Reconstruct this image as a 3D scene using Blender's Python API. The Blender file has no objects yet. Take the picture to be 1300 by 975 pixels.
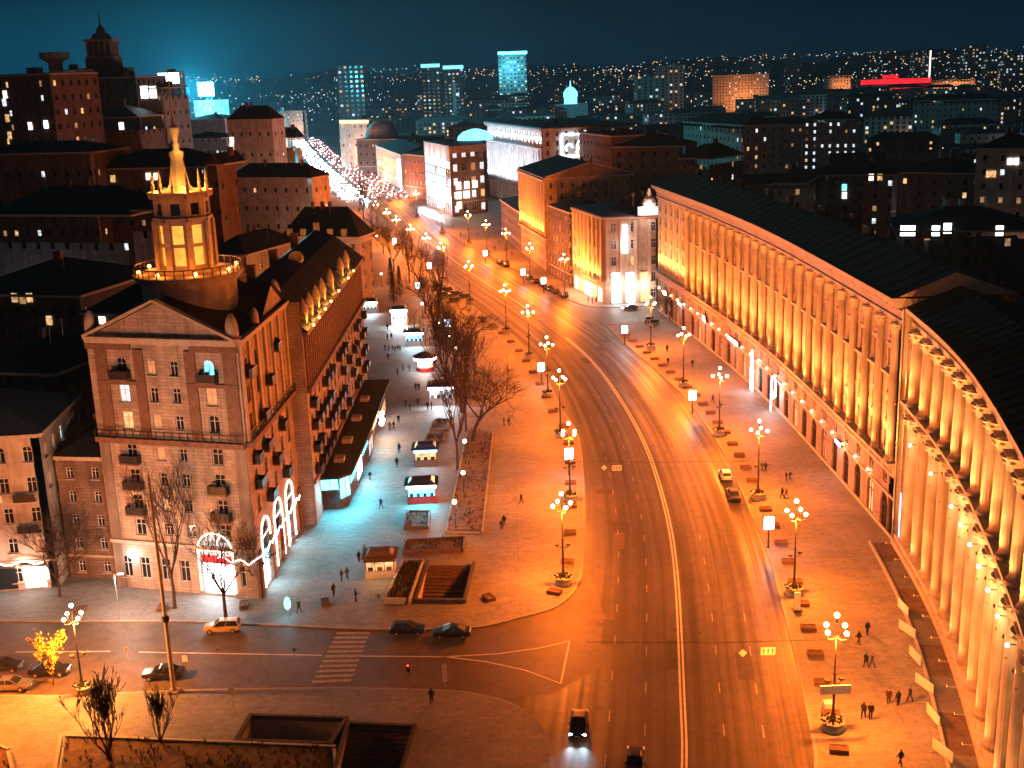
import bpy, math, random
from mathutils import Vector, Matrix
random.seed(7)
SC = bpy.context.scene
COL = SC.collection
R = math.radians
# ------------------------------------------------------------------ camera
CAM_H, FOC, PITCH, ROLL = 65.0, 1500.0, R(14.8), R(2.0)
FW = Vector((0, math.cos(PITCH), -math.sin(PITCH)))
_r0 = Vector((1, 0, 0)); _u0 = _r0.cross(FW)
RT = _r0*math.cos(ROLL) - _u0*math.sin(ROLL)
UP = _u0*math.cos(ROLL) + _r0*math.sin(ROLL)
CP = Vector((0, 0, CAM_H))
cam = bpy.data.cameras.new('camera'); cam_o = bpy.data.objects.new('camera', cam)
cam.sensor_width = 36; cam.lens = 36*FOC/1300; cam.clip_start = 1; cam.clip_end = 30000
cam_o.matrix_world = Matrix(((RT.x, UP.x, -FW.x, 0), (RT.y, UP.y, -FW.y, 0), (RT.z, UP.z, -FW.z, CAM_H), (0, 0, 0, 1)))
COL.objects.link(cam_o); SC.camera = cam_o

def ray(x, y): return FW + RT*((x-650)/FOC) - UP*((y-487.5)/FOC)
def gp(x, y, z=0.0):                     # where the photograph's point lies on the level z
    d = ray(x, y); return CP + d*((z-CAM_H)/d.z)
def pd(x, y, Y):                         # the point at distance Y
    d = ray(x, y); return CP + d*(Y/d.y)
def pr(p):
    d = Vector(p)-CP; k = d.dot(FW); return 650+FOC*d.dot(RT)/k, 487.5-FOC*d.dot(UP)/k

# ------------------------------------------------------------------ materials
M = {}
class NT:
    def __init__(s, name):
        m = bpy.data.materials.new(name); m.use_nodes = True
        s.m = m; s.t = m.node_tree; s.n = s.t.nodes; s.l = s.t.links
        s.b = s.n['Principled BSDF']; s.out = s.n['Material Output']
    def N(s, typ, **kw):
        n = s.n.new(typ)
        for k, v in kw.items():
            if k in n.inputs.keys() if hasattr(n.inputs, 'keys') else False: n.inputs[k].default_value = v
            else: setattr(n, k, v)
        return n
    def L(s, a, b): s.l.new(a, b)
def rgba(c): return (c[0], c[1], c[2], 1)
def ramp(nt, fac, stops):
    r = nt.n.new('ShaderNodeValToRGB'); e = r.color_ramp.elements
    while len(e) < len(stops): e.new(0.5)
    for k, (p, c) in zip(e, stops): k.position = p; k.color = rgba(c)
    nt.L(fac, r.inputs['Fac']); return r
def noise(nt, scale, detail=4, coord='Object', rough=.55, vec=None):
    n = nt.n.new('ShaderNodeTexNoise'); n.inputs['Scale'].default_value = scale
    n.inputs['Detail'].default_value = detail; n.inputs['Roughness'].default_value = rough
    if vec is None:
        tc = nt.n.new('ShaderNodeTexCoord'); vec = tc.outputs[coord]
    nt.L(vec, n.inputs['Vector']); return n
def mul(nt, a, b, f=1.0):
    m = nt.n.new('ShaderNodeMix'); m.data_type = 'RGBA'; m.blend_type = 'MULTIPLY'; m.inputs['Factor'].default_value = f
    nt.L(a, m.inputs['A']); nt.L(b, m.inputs['B']); return m.outputs['Result']
def mottled(name, c, var=.25, scale=1.5, rough=.8, spec=.3, fine=0, metal=0, bump=0):
    nt = NT(name); lo = [x*(1-var) for x in c]; hi = [min(1, x*(1+var)) for x in c]
    n = noise(nt, scale, 5)
    o = ramp(nt, n.outputs['Fac'], [(.3, lo), (.7, hi)]).outputs['Color']
    if fine:
        n2 = noise(nt, fine, 3); o = mul(nt, o, ramp(nt, n2.outputs['Fac'], [(.35, (.72, .72, .72)), (.62, (1, 1, 1))]).outputs['Color'])
    nt.L(o, nt.b.inputs['Base Color']); nt.b.inputs['Roughness'].default_value = rough
    nt.b.inputs['Specular IOR Level'].default_value = spec; nt.b.inputs['Metallic'].default_value = metal
    M[name] = nt.m; return nt
def blocks(name, c, bw=1.2, bh=.5, mortar=.6, var=.15, rough=.85, grime=.35):   # ashlar on the wall's own u, z
    nt = NT(name); tc = nt.n.new('ShaderNodeTexCoord')
    b = nt.n.new('ShaderNodeTexBrick'); b.inputs['Scale'].default_value = 1; b.inputs['Brick Width'].default_value = bw
    b.inputs['Row Height'].default_value = bh; b.inputs['Mortar Size'].default_value = .035; b.inputs['Mortar Smooth'].default_value = .4
    b.inputs['Color1'].default_value = rgba([x*(1-var) for x in c]); b.inputs['Color2'].default_value = rgba([x*(1+var) for x in c])
    b.inputs['Mortar'].default_value = rgba([x*mortar for x in c])
    nt.L(tc.outputs['UV'], b.inputs['Vector'])
    n = noise(nt, .35, 6); o = mul(nt, b.outputs['Color'], ramp(nt, n.outputs['Fac'], [(.3, (1-grime,)*3), (.65, (1, 1, 1))]).outputs['Color'])
    mp = nt.n.new('ShaderNodeMapping'); mp.inputs['Scale'].default_value = (1.2, 1.2, .08); nt.L(tc.outputs['Object'], mp.inputs['Vector'])
    n2 = noise(nt, 1, 4, vec=mp.outputs['Vector']); o = mul(nt, o, ramp(nt, n2.outputs['Fac'], [(.35, (.72, .7, .68)), (.6, (1, 1, 1))]).outputs['Color'])
    nt.L(o, nt.b.inputs['Base Color']); nt.b.inputs['Roughness'].default_value = rough; nt.b.inputs['Specular IOR Level'].default_value = .2
    M[name] = nt.m; return nt
def emit(name, c, s, var=0, scale=2.0, sample=False):
    nt = NT(name); nt.b.inputs['Base Color'].default_value = rgba([x*.5 for x in c])
    nt.b.inputs['Emission Color'].default_value = rgba(c); nt.b.inputs['Emission Strength'].default_value = s
    if var:
        n = noise(nt, scale, 3)
        r = ramp(nt, n.outputs['Fac'], [(.35, [x*(1-var) for x in c]), (.65, c)])
        nt.L(r.outputs['Color'], nt.b.inputs['Emission Color'])
    if not sample: nt.m.cycles.emission_sampling = 'NONE'
    M[name] = nt.m; return nt
def plain(name, c, rough=.6, metal=0, spec=.4, coat=0):
    nt = mottled(name, c, .12, 3, rough, spec, 0, metal)
    if coat: nt.b.inputs['Coat Weight'].default_value = coat
    return nt

def asphalt(name, c, streak):
    nt = NT(name); tc = nt.n.new('ShaderNodeTexCoord')
    n1 = noise(nt, .09, 5); n2 = noise(nt, 3.0, 4); n3 = noise(nt, .6, 6)
    o = ramp(nt, n1.outputs['Fac'], [(.3, [x*.72 for x in c]), (.7, [x*1.25 for x in c])]).outputs['Color']
    o = mul(nt, o, ramp(nt, n2.outputs['Fac'], [(.3, (.8, .8, .8)), (.7, (1.1, 1.1, 1.1))]).outputs['Color'])
    o = mul(nt, o, ramp(nt, n3.outputs['Fac'], [(.42, (.78, .78, .78)), (.5, (1, 1, 1))]).outputs['Color'])
    if streak:     # wheel tracks, laid along the road's own u, v
        mp = nt.n.new('ShaderNodeMapping'); mp.inputs['Scale'].default_value = (.012, .9, 1)
        nt.L(tc.outputs['UV'], mp.inputs['Vector'])
        n4 = noise(nt, 1, 3, vec=mp.outputs['Vector'])
        o = mul(nt, o, ramp(nt, n4.outputs['Fac'], [(.36, (.6, .6, .6)), (.62, (1.3, 1.3, 1.3))]).outputs['Color'])
        rr = ramp(nt, n4.outputs['Fac'], [(.36, (.62,)*3), (.62, (.42,)*3)]); nt.L(rr.outputs['Color'], nt.b.inputs['Roughness'])
    else: nt.b.inputs['Roughness'].default_value = .6
    nt.L(o, nt.b.inputs['Base Color']); nt.b.inputs['Specular IOR Level'].default_value = .28
    M[name] = nt.m
def paving(name, c, bw=1.2, bh=.6):
    nt = NT(name); tc = nt.n.new('ShaderNodeTexCoord')
    b = nt.n.new('ShaderNodeTexBrick'); b.inputs['Scale'].default_value = 1; b.inputs['Brick Width'].default_value = bw
    b.inputs['Row Height'].default_value = bh; b.inputs['Mortar Size'].default_value = .03
    b.inputs['Color1'].default_value = rgba([x*.86 for x in c]); b.inputs['Color2'].default_value = rgba([x*1.12 for x in c])
    b.inputs['Mortar'].default_value = rgba([x*.75 for x in c]); nt.L(tc.outputs['Object'], b.inputs['Vector'])
    b2 = nt.n.new('ShaderNodeTexBrick'); b2.inputs['Scale'].default_value = 1; b2.inputs['Brick Width'].default_value = 9.6
    b2.inputs['Row Height'].default_value = 4.8; b2.inputs['Mortar Size'].default_value = .12; b2.offset = 0
    b2.inputs['Color1'].default_value = (1, 1, 1, 1); b2.inputs['Color2'].default_value = (.92, .92, .92, 1); b2.inputs['Mortar'].default_value = (.86, .85, .85, 1)
    nt.L(tc.outputs['Object'], b2.inputs['Vector'])
    o = mul(nt, b.outputs['Color'], b2.outputs['Color'])
    n1 = noise(nt, .12, 6); o = mul(nt, o, ramp(nt, n1.outputs['Fac'], [(.3, (.66, .66, .68)), (.68, (1.05, 1.05, 1.05))]).outputs['Color'])
    n2 = noise(nt, 1.3, 5); o = mul(nt, o, ramp(nt, n2.outputs['Fac'], [(.3, (.7, .7, .7)), (.5, (1, 1, 1))]).outputs['Color'])
    nt.L(o, nt.b.inputs['Base Color']); nt.b.inputs['Roughness'].default_value = .65; nt.b.inputs['Specular IOR Level'].default_value = .35
    M[name] = nt.m

asphalt('asphalt', (.05, .041, .037), True); asphalt('old_asphalt', (.031, .026, .024), False); asphalt('side_asphalt', (.105, .08, .068), False)
paving('paving', (.21, .2, .19)); paving('paving_dark', (.13, .12, .115), .9, .45)
mottled('ground', (.03, .03, .032), .4, .01, .95)
mottled('kerbstone', (.24, .23, .22), .2, 2)
mottled('soil', (.12, .075, .048), .5, 1.2, .95, fine=9)
mottled('paint', (.66, .64, .6), .15, 1.5, .6, fine=4); mottled('worn_paint', (.33, .3, .26), .4, 2.5, .7, fine=3)
blocks('tower_stone', (.4, .33, .28), 1.3, .45); blocks('brown_stone', (.2, .14, .115), 1.0, .45)
blocks('crescent_stone', (.5, .45, .38), 1.6, .8, .75, .07); blocks('arcade_stone', (.33, .26, .21), 1.2, .6, .65)
blocks('cream_stone', (.5, .45, .4), 1.4, .5, .8, .06); blocks('white_stone', (.7, .7, .72), 1.5, .75, .85, .05)
blocks('orange_stone', (.42, .34, .26), 1.3, .5, .75, .1); blocks('dark_brick', (.12, .1, .1), .6, .3)
blocks('red_brick', (.19, .1, .08), .6, .3); blocks('grey_render', (.28, .27, .27), 3, 3, .9, .05); blocks('beige_render', (.48, .41, .36), 2, 1, .9, .05)
mottled('trim', (.45, .39, .32), .15, 1.5, fine=6); mottled('trim_brown', (.17, .1, .07), .2, 1.5, fine=6)
mottled('roof_metal', (.017, .019, .022), .35, .5, .6, .4, fine=2); mottled('roof_grey', (.1, .11, .125), .25, .3, .7, fine=3)
mottled('roof_red', (.1, .04, .03), .3, .6, .7)
plain('glass_dark', (.012, .016, .02), .12, 0, .6); plain('frame_white', (.5, .48, .45)); plain('frame_dark', (.05, .04, .035))
emit('lantern_glow', (1, .36, .05), 1.3, .4, 1.2); plain('iron', (.03, .028, .027), .5, .4); plain('black', (.015, .015, .017), .5); plain('steel', (.35, .35, .36), .4, .6)
plain('wood', (.1, .055, .035), .7); plain('concrete', (.3, .29, .28), .85); plain('white_paint', (.75, .74, .72), .5)
plain('bark', (.055, .038, .028), .95, 0, .1); plain('twig', (.045, .029, .022), .95, 0, .1)
plain('leaf_yellow', (.5, .36, .05), .8, 0, .1); plain('conifer', (.05, .03, .022), .95, 0, .1); plain('plant_leaf', (.03, .035, .015), .9, 0, .1)
plain('red_plastic', (.3, .03, .025), .4); plain('rubber', (.012, .012, .012), .8)
for n, c in (('car_black', (.012, .012, .014)), ('car_gold', (.42, .3, .14)), ('car_white', (.7, .68, .66)), ('car_blue', (.03, .04, .07)), ('car_silver', (.12, .12, .13))):
    plain(n, c, .28, .2, .5, .8)
for n, c in (('coat_black', (.015, .015, .017)), ('coat_brown', (.05, .03, .022)), ('coat_blue', (.02, .03, .055)), ('coat_grey', (.07, .07, .075)), ('trousers', (.018, .018, .024)), ('skin', (.42, .26, .19)), ('hair', (.025, .018, .013))):
    plain(n, c, .85, 0, .15)
emit('lit_warm', (1, .6, .26), 1.0, .75, 1.2); emit('lit_cool', (.82, .93, 1), 1.1, .7, 1.2); emit('lit_dim', (1, .55, .25), .35, .7, 1.0)
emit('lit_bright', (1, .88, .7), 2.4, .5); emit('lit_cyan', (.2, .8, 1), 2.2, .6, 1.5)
emit('globe', (1, .72, .36), 26); emit('globe_white', (1, .9, .72), 22); emit('neon_cyan', (.12, .9, 1), 5, .35, .8); emit('neon_white', (.85, .97, 1), 6)
emit('garland', (1, .8, .62), 5); emit('board_white', (.8, .95, 1), 5); emit('head_lamp', (.75, .93, 1), 30); emit('tail_lamp', (1, .05, .03), 6)
emit('neon_red', (1, .02, .04), 1.1, .6, .08); emit('speck_warm', (1, .6, .3), 3.5); emit('speck_cool', (.6, .92, 1), 3); emit('far_glow', (.2, .9, 1), 30)
emit('panel_orange', (1, .5, .12), 6); emit('led_blue', (.25, .6, 1), 2.5, .5, .6)

# ------------------------------------------------------------------ mesh building
class MB:
    def __init__(s): s.v = []; s.f = []; s.m = []; s.uv = []; s.mats = []
    def mi(s, mat):
        if mat not in s.mats: s.mats.append(mat)
        return s.mats.index(mat)
    def face(s, pts, mat, uv=None):
        i = len(s.v); s.v += [tuple(p) for p in pts]; s.f.append(tuple(range(i, i+len(pts)))); s.m.append(s.mi(mat)); s.uv.append(uv)
    def idx(s, verts, faces, mat):
        i = len(s.v); k = s.mi(mat); s.v += [tuple(p) for p in verts]
        for f in faces: s.f.append(tuple(a+i for a in f)); s.m.append(k); s.uv.append(None)
    def box(s, c, sz, mat, rz=0.0, taper=1.0):
        cx, cy, cz = c; a, b, h = sz[0]/2, sz[1]/2, sz[2]; co, si = math.cos(rz), math.sin(rz); vs = []
        for z, k in ((0, 1), (h, taper)):
            for x, y in ((-a, -b), (a, -b), (a, b), (-a, b)):
                x *= k; y *= k; vs.append((cx+x*co-y*si, cy+x*si+y*co, cz+z))
        s.idx(vs, [(3, 2, 1, 0), (4, 5, 6, 7), (0, 1, 5, 4), (1, 2, 6, 5), (2, 3, 7, 6), (3, 0, 4, 7)], mat)
    def bar(s, a, b, w, mat, h=None):
        a = Vector(a); b = Vector(b); d = (b-a).normalized(); up = Vector((0, 0, 1)) if abs(d.z) < .95 else Vector((1, 0, 0))
        x = d.cross(up).normalized()*w/2; y = x.cross(d).normalized()*(h or w)/2
        vs = [p+q for p in (a, b) for q in (-x-y, x-y, x+y, -x+y)]
        s.idx(vs, [(3, 2, 1, 0), (4, 5, 6, 7), (0, 1, 5, 4), (1, 2, 6, 5), (2, 3, 7, 6), (3, 0, 4, 7)], mat)
    def tube(s, pts, rad, mat, n=6, cap=True):
        pts = [Vector(p) for p in pts]
        if not isinstance(rad, (list, tuple)): rad = [rad]*len(pts)
        vs = []; x = None
        for i, p in enumerate(pts):
            d = (pts[min(i+1, len(pts)-1)]-pts[max(i-1, 0)]).normalized()
            if x is None: x = d.cross(Vector((0, 0, 1)) if abs(d.z) < .9 else Vector((1, 0, 0))).normalized()
            x = (x-d*x.dot(d)).normalized(); y = d.cross(x)
            for k in range(n):
                t = 2*math.pi*k/n; vs.append(p+(x*math.cos(t)+y*math.sin(t))*rad[i])
        fs = [(i*n+k, i*n+(k+1) % n, (i+1)*n+(k+1) % n, (i+1)*n+k) for i in range(len(pts)-1) for k in range(n)]
        if cap: fs += [tuple(range(n))[::-1], tuple(range((len(pts)-1)*n, len(pts)*n))]
        s.idx(vs, fs, mat)
    def lathe(s, prof, mat, c=(0, 0, 0), n=12, rot=0, cap=True):
        vs = []
        for r, z in prof:
            for k in range(n):
                t = 2*math.pi*k/n+rot; vs.append((c[0]+r*math.cos(t), c[1]+r*math.sin(t), c[2]+z))
        fs = [(i*n+k, i*n+(k+1) % n, (i+1)*n+(k+1) % n, (i+1)*n+k) for i in range(len(prof)-1) for k in range(n)]
        if cap: fs += [tuple(range(n))[::-1], tuple(range((len(prof)-1)*n, len(prof)*n))]
        s.idx(vs, fs, mat)
    def ball(s, c, r, mat, n=10, sz=1.0):
        s.lathe([(r*math.sin(math.pi*i/(n//2+1))+1e-4, -r*sz*math.cos(math.pi*i/(n//2+1))) for i in range(n//2+2)], mat, c, n)
    def prism(s, poly, z0, z1, mat, top=None, uvs=True):
        n = len(poly); u = 0
        for i in range(n):
            a, b = poly[i], poly[(i+1) % n]; L = math.hypot(b[0]-a[0], b[1]-a[1])
            s.face([(a[0], a[1], z0), (b[0], b[1], z0), (b[0], b[1], z1), (a[0], a[1], z1)], mat, [(u, z0), (u+L, z0), (u+L, z1), (u, z1)]); u += L
        s.face([(p[0], p[1], z1) for p in poly], top or mat); s.face([(p[0], p[1], z0) for p in poly][::-1], top or mat)
    def merge(s, o, T):
        i = len(s.v); s.v += [tuple(T @ Vector(p)) for p in o.v]
        for f, m, uv in zip(o.f, o.m, o.uv): s.f.append(tuple(a+i for a in f)); s.m.append(s.mi(o.mats[m])); s.uv.append(uv)
    def mesh(s, name, off=(0, 0, 0), smooth=False):
        me = bpy.data.meshes.new(name)
        me.from_pydata([(x-off[0], y-off[1], z-off[2]) for x, y, z in s.v], [], s.f)
        for m in s.mats: me.materials.append(M[m])
        me.polygons.foreach_set('material_index', s.m)
        if any(u is not None for u in s.uv):
            l = me.uv_layers.new(name='UVMap'); flat = []
            for f, u in zip(s.f, s.uv):
                for q in (u or [(s.v[a][0]+s.v[a][1], s.v[a][2]) for a in f]): flat += [q[0], q[1]]
            l.data.foreach_set('uv', flat)
        if smooth: me.polygons.foreach_set('use_smooth', [True]*len(me.polygons))
        me.update(); return me
    def build(s, name, parent=None, smooth=False, world=True):
        off = (0, 0, 0)
        if parent is not None and world: off = parent_off(parent)
        o = bpy.data.objects.new(name, s.mesh(name, off, smooth)); COL.objects.link(o)
        if parent is not None: o.parent = parent
        return o
def parent_off(p):
    v = Vector(p.location)
    while p.parent: p = p.parent; v += Vector(p.location)
    return v
def tag(o, label=None, cat=None, group=None, kind=None):
    if label: o['label'] = label
    if cat: o['category'] = cat
    if group: o['group'] = group
    if kind: o['kind'] = kind
    return o
def thing(name, label, cat, loc=(0, 0, 0), rz=0.0, group=None):
    o = bpy.data.objects.new(name, None); COL.objects.link(o); o.location = loc; o.rotation_euler = (0, 0, rz); o.empty_display_size = .2
    return tag(o, label, cat, group)
def copy_tree(o, loc=None, rz=None, label=None, group=None, parent=None, scale=None):
    c = o.copy(); COL.objects.link(c)
    if parent is not None: c.parent = parent
    for ch in list(o.children): copy_tree(ch, parent=c)
    if loc is not None: c.location = loc
    if rz is not None: c.rotation_euler = (0, 0, rz)
    if label: c['label'] = label
    if group: c['group'] = group
    if scale: c.scale = (scale,)*3 if not isinstance(scale, tuple) else scale
    return c
def light(kind, parent, loc, power, col, rad=.3, spot=None, rot=None, size=None, world=False):
    l = bpy.data.lights.new('lamp_light', kind); l.energy = power; l.color = col
    if kind in ('POINT', 'SPOT'): l.shadow_soft_size = rad
    if spot: l.spot_size = spot; l.spot_blend = .6
    if size: l.shape = 'RECTANGLE'; l.size, l.size_y = size
    o = bpy.data.objects.new('lamp_light', l); COL.objects.link(o)
    if parent is not None: o.parent = parent; loc = Vector(loc)-(parent_off(parent) if world or math.hypot(loc[0], loc[1]) > 61 else Vector((0, 0, 0)))
    o.location = loc
    if rot is not None: o.rotation_euler = rot if not isinstance(rot, Vector) else rot.to_track_quat('-Z', 'Y').to_euler()
    return o
SODIUM = (1, .17, .011); WARM = (1, .5, .22); CYAN = (.1, .78, 1); COOL = (.75, .92, 1)

# ------------------------------------------------------------------ facades
class Path:
    """a wall line; its outer side lies to the right of the walk"""
    def __init__(s, pts):
        s.p = [Vector((p[0], p[1])) for p in pts]; s.u = [0]
        for a, b in zip(s.p, s.p[1:]): s.u.append(s.u[-1]+(b-a).length)
        s.L = s.u[-1]; seg = [(b-a).normalized() for a, b in zip(s.p, s.p[1:])]
        s.t = [((seg[max(i-1, 0)]+seg[min(i, len(seg)-1)])).normalized() for i in range(len(s.p))]
    def at(s, u):
        u = min(max(u, 0), s.L); i = 0
        while i < len(s.u)-2 and u > s.u[i+1]: i += 1
        k = (u-s.u[i])/max(s.u[i+1]-s.u[i], 1e-6)
        p = s.p[i].lerp(s.p[i+1], k); t = s.t[i].lerp(s.t[i+1], k).normalized()
        return p, t, Vector((t.y, -t.x))
    def P(s, u, z, d=0.0):
        p, t, n = s.at(u); return (p.x+n.x*d, p.y+n.y*d, z)
    def T(s, u, z, d=0.0):          # x along the wall, y outward, z up
        p, t, n = s.at(u)
        return Matrix(((t.x, n.x, 0, p.x+n.x*d), (t.y, n.y, 0, p.y+n.y*d), (0, 0, 1, z), (0, 0, 0, 1)))
    def off(s, d, n=None): return [s.P(u, 0, d)[:2] for u in s.u]
def smooth_path(pts, n=40):
    out = []; m = len(pts)-1
    for k in range(n+1):
        t = k/n*m; i = min(int(t), m-1); f = t-i
        p0, p1, p2, p3 = (Vector(pts[max(i-1, 0)]), Vector(pts[i]), Vector(pts[i+1]), Vector(pts[min(i+2, m)]))
        out.append(.5*((2*p1)+(p2-p0)*f+(2*p0-5*p1+4*p2-p3)*f*f+(3*p1-p0-3*p2+p3)*f**3))
    return out
def facade(mb, path, z0, z1, wins, mat, depth=.3, panes=None, u0=0, u1=None, d=0.0, zc=()):
    """wall sheet with real openings; wins = (u0,u1,z0,z1[,arch])"""
    u1 = path.L if u1 is None else u1
    us = sorted({round(x, 3) for x in [u0, u1]+[q for w in wins for q in w[:2]]+[q for q in path.u if u0 < q < u1]})
    zs = sorted({round(x, 3) for x in [z0, z1]+[q for w in wins for q in w[2:4]]+list(zc)})
    us = [x for x in us if u0 <= x <= u1]; zs = [x for x in zs if z0 <= x <= z1]
    byu = {}
    for a, b in zip(us, us[1:]):
        um = (a+b)/2; here = [w for w in wins if w[0] < um < w[1]]; run = None
        for c, e in zip(zs, zs[1:]):
            zm = (c+e)/2; hole = any(w[2] < zm < w[3] for w in here)
            if hole:
                if run: mb.face([path.P(a, run[0], d), path.P(b, run[0], d), path.P(b, run[1], d), path.P(a, run[1], d)], mat, [(a, run[0]), (b, run[0]), (b, run[1]), (a, run[1])]); run = None
            else: run = (run[0], e) if run else (c, e)
        if run: mb.face([path.P(a, run[0], d), path.P(b, run[0], d), path.P(b, run[1], d), path.P(a, run[1], d)], mat, [(a, run[0]), (b, run[0]), (b, run[1]), (a, run[1])])
    for w in wins:
        a, b, c, e = w[:4]; D = d-depth
        for q in ([(a, c), (b, c)], [(b, c), (b, e)], [(b, e), (a, e)], [(a, e), (a, c)]):
            (x0, y0), (x1, y1) = q
            mb.face([path.P(x0, y0, d), path.P(x1, y1, d), path.P(x1, y1, D), path.P(x0, y0, D)], mat, [(x0, y0), (x1, y1), (x1+.2, y1+.2), (x0+.2, y0+.2)])
        if len(w) > 4 and w[4]:     # round head: spandrels fill the corners
            r = (b-a)/2; um = (a+b)/2; zb = e-r; N = 6
            for sgn in (-1, 1):
                arc = [(um+sgn*r*math.cos(t*math.pi/2/N), zb+r*math.sin(t*math.pi/2/N)) for t in range(N+1)]
                for (xa, za), (xb, zb2) in zip(arc, arc[1:]):
                    xe = um+sgn*r
                    mb.face([path.P(xe, za, d), path.P(xa, za, d), path.P(xb, zb2, d), path.P(xe, zb2, d)], mat, [(xe, za), (xa, za), (xb, zb2), (xe, zb2)])
                    mb.face([path.P(xa, za, d), path.P(xb, zb2, d), path.P(xb, zb2, D), path.P(xa, za, D)], mat, [(xa, za), (xb, zb2), (xb, zb2), (xa, za)])
        if panes:
            pm = panes(w)
            if pm: mb.face([path.P(a, c, D+.02), path.P(b, c, D+.02), path.P(b, e, D+.02), path.P(a, e, D+.02)], pm)
_wc = {}
def window_mb(w, h, pane, frame='frame_white', sill='trim', bars=True):
    mb = MB(); t = .09
    mb.face([(-w/2, .03, 0), (w/2, .03, 0), (w/2, .03, h), (-w/2, .03, h)], pane)
    for x in (-w/2+t/2, w/2-t/2): mb.box((x, .06, 0), (t, .1, h), frame)
    for z in (0, h-t): mb.box((0, .062, z), (w-2*t, .1, t), frame)
    if bars:
        mb.box((0, .064, t), (t*.8, .08, h-2*t), frame)
        mb.box((0, .06, h*.66), (w-2*t, .07, t*.8), frame)
    if sill: mb.box((0, .34, -.1), (w+.3, .25, .098), sill)
    return mb
def pane_pick(warm=.06, cool=.03, dim=.08):
    q = random.random()
    return 'lit_warm' if q < warm else 'lit_cool' if q < warm+cool else 'lit_dim' if q < warm+cool+dim else 'glass_dark'
def add_windows(parent, items, frame='frame_white', sill='trim', depth=.3, cap=100, pick=None, bars=True):
    """items: (path, win); the largest in view become parts, what is past the cap one part"""
    off = parent_off(parent)
    def dist(it):
        p = it[0].P((it[1][0]+it[1][1])/2, it[1][2]); return (Vector(p)-CP).length
    items = sorted(items, key=dist); rest = MB()
    for i, (path, w) in enumerate(items):
        ww, hh = round(w[1]-w[0], 2), round(w[3]-w[2], 2); pane = (pick or pane_pick)() if not (len(w) > 5 and w[5]) else w[5]
        T = path.T((w[0]+w[1])/2, w[2], -depth)
        if i < cap:
            k = (ww, hh, pane, frame, sill, bars)
            if k not in _wc: _wc[k] = window_mb(ww, hh, pane, frame, sill, bars).mesh('window')
            o = bpy.data.objects.new('window', _wc[k]); COL.objects.link(o); o.parent = parent
            o.matrix_local = Matrix.Translation(-off) @ T
        else: rest.merge(window_mb(ww, hh, pane, frame, sill, bars), T)
    if rest.f: tag(rest.build('window', parent), kind='stuff')
def band(mb, path, z, h, out, mat, u0=0, u1=None, inn=.0):
    """a cornice along a wall"""
    u1 = path.L if u1 is None else u1
    us = [u0]+[u for u in path.u if u0+.01 < u < u1-.01]+[u1]
    for a, b in zip(us, us[1:]):
        A, B, C, D = path.P(a, z, inn), path.P(b, z, inn), path.P(b, z, out), path.P(a, z, out); up = Vector((0, 0, h))
        v = [Vector(q) for q in (A, B, C, D)]; v += [q+up for q in v]
        fs = [(0, 1, 2, 3), (7, 6, 5, 4), (3, 2, 6, 7)]
        if a == u0: fs.append((0, 3, 7, 4))
        if b == u1: fs.append((1, 5, 6, 2))
        mb.idx(v, fs, mat)
def wbox(mb, path, u, z, w, h, out, mat, d0=0.0):
    """a box standing on a wall face"""
    T = path.T(u, z, d0); m = MB(); m.box((0, out/2, 0), (w, out, h), mat); mb.merge(m, T)
# ------------------------------------------------------------------ world, and a dim directional fill added to stand in for city light
w = bpy.data.worlds.new('World'); SC.world = w; w.use_nodes = True
nt = w.node_tree; bg = nt.nodes['Background']; tc = nt.nodes.new('ShaderNodeTexCoord'); sx = nt.nodes.new('ShaderNodeSeparateXYZ')
nt.links.new(tc.outputs['Generated'], sx.inputs[0])
def wramp(sock, stops, src=0):
    r = nt.nodes.new('ShaderNodeValToRGB'); e = r.color_ramp.elements
    while len(e) < len(stops): e.new(.5)
    for k, (p, c) in zip(e, stops): k.position = p; k.color = rgba(c)
    nt.links.new(sock, r.inputs['Fac']); return r.outputs['Color']
mz = nt.nodes.new('ShaderNodeMapRange'); mz.inputs['From Min'].default_value = -.02; mz.inputs['From Max'].default_value = .1
nt.links.new(sx.outputs['Z'], mz.inputs['Value'])
base = wramp(mz.outputs[0], [(0, (.001, .03, .06)), (.3, (.0009, .026, .053)), (.63, (.0009, .0185, .037)), (1, (.001, .011, .021))])
mx = nt.nodes.new('ShaderNodeMapRange'); mx.inputs['From Min'].default_value = -.45; mx.inputs['From Max'].default_value = .35
nt.links.new(sx.outputs['X'], mx.inputs['Value'])
side = wramp(mx.outputs[0], [(0, (1, 3.2, 3)), (.15, (1, 3, 2.9)), (.4, (1, 1.5, 1.4)), (.6, (1, 1, 1)), (.8, (1, .85, .85)), (1, (1, .7, .75))])
mm = nt.nodes.new('ShaderNodeMix'); mm.data_type = 'RGBA'; mm.blend_type = 'MULTIPLY'; mm.inputs['Factor'].default_value = 1
nt.links.new(base, mm.inputs['A']); nt.links.new(side, mm.inputs['B']); nz = nt.nodes.new('ShaderNodeTexNoise'); nz.inputs['Scale'].default_value = 3.5; nz.inputs['Detail'].default_value = 5
mpp = nt.nodes.new('ShaderNodeMapping'); mpp.inputs['Scale'].default_value = (1, 1, 5); nt.links.new(tc.outputs['Generated'], mpp.inputs['Vector']); nt.links.new(mpp.outputs['Vector'], nz.inputs['Vector'])
cl = wramp(nz.outputs['Fac'], [(.3, (.72, .74, .76)), (.7, (1.3, 1.2, 1.16))]); m3 = nt.nodes.new('ShaderNodeMix'); m3.data_type = 'RGBA'; m3.blend_type = 'MULTIPLY'; m3.inputs['Factor'].default_value = 1
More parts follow.
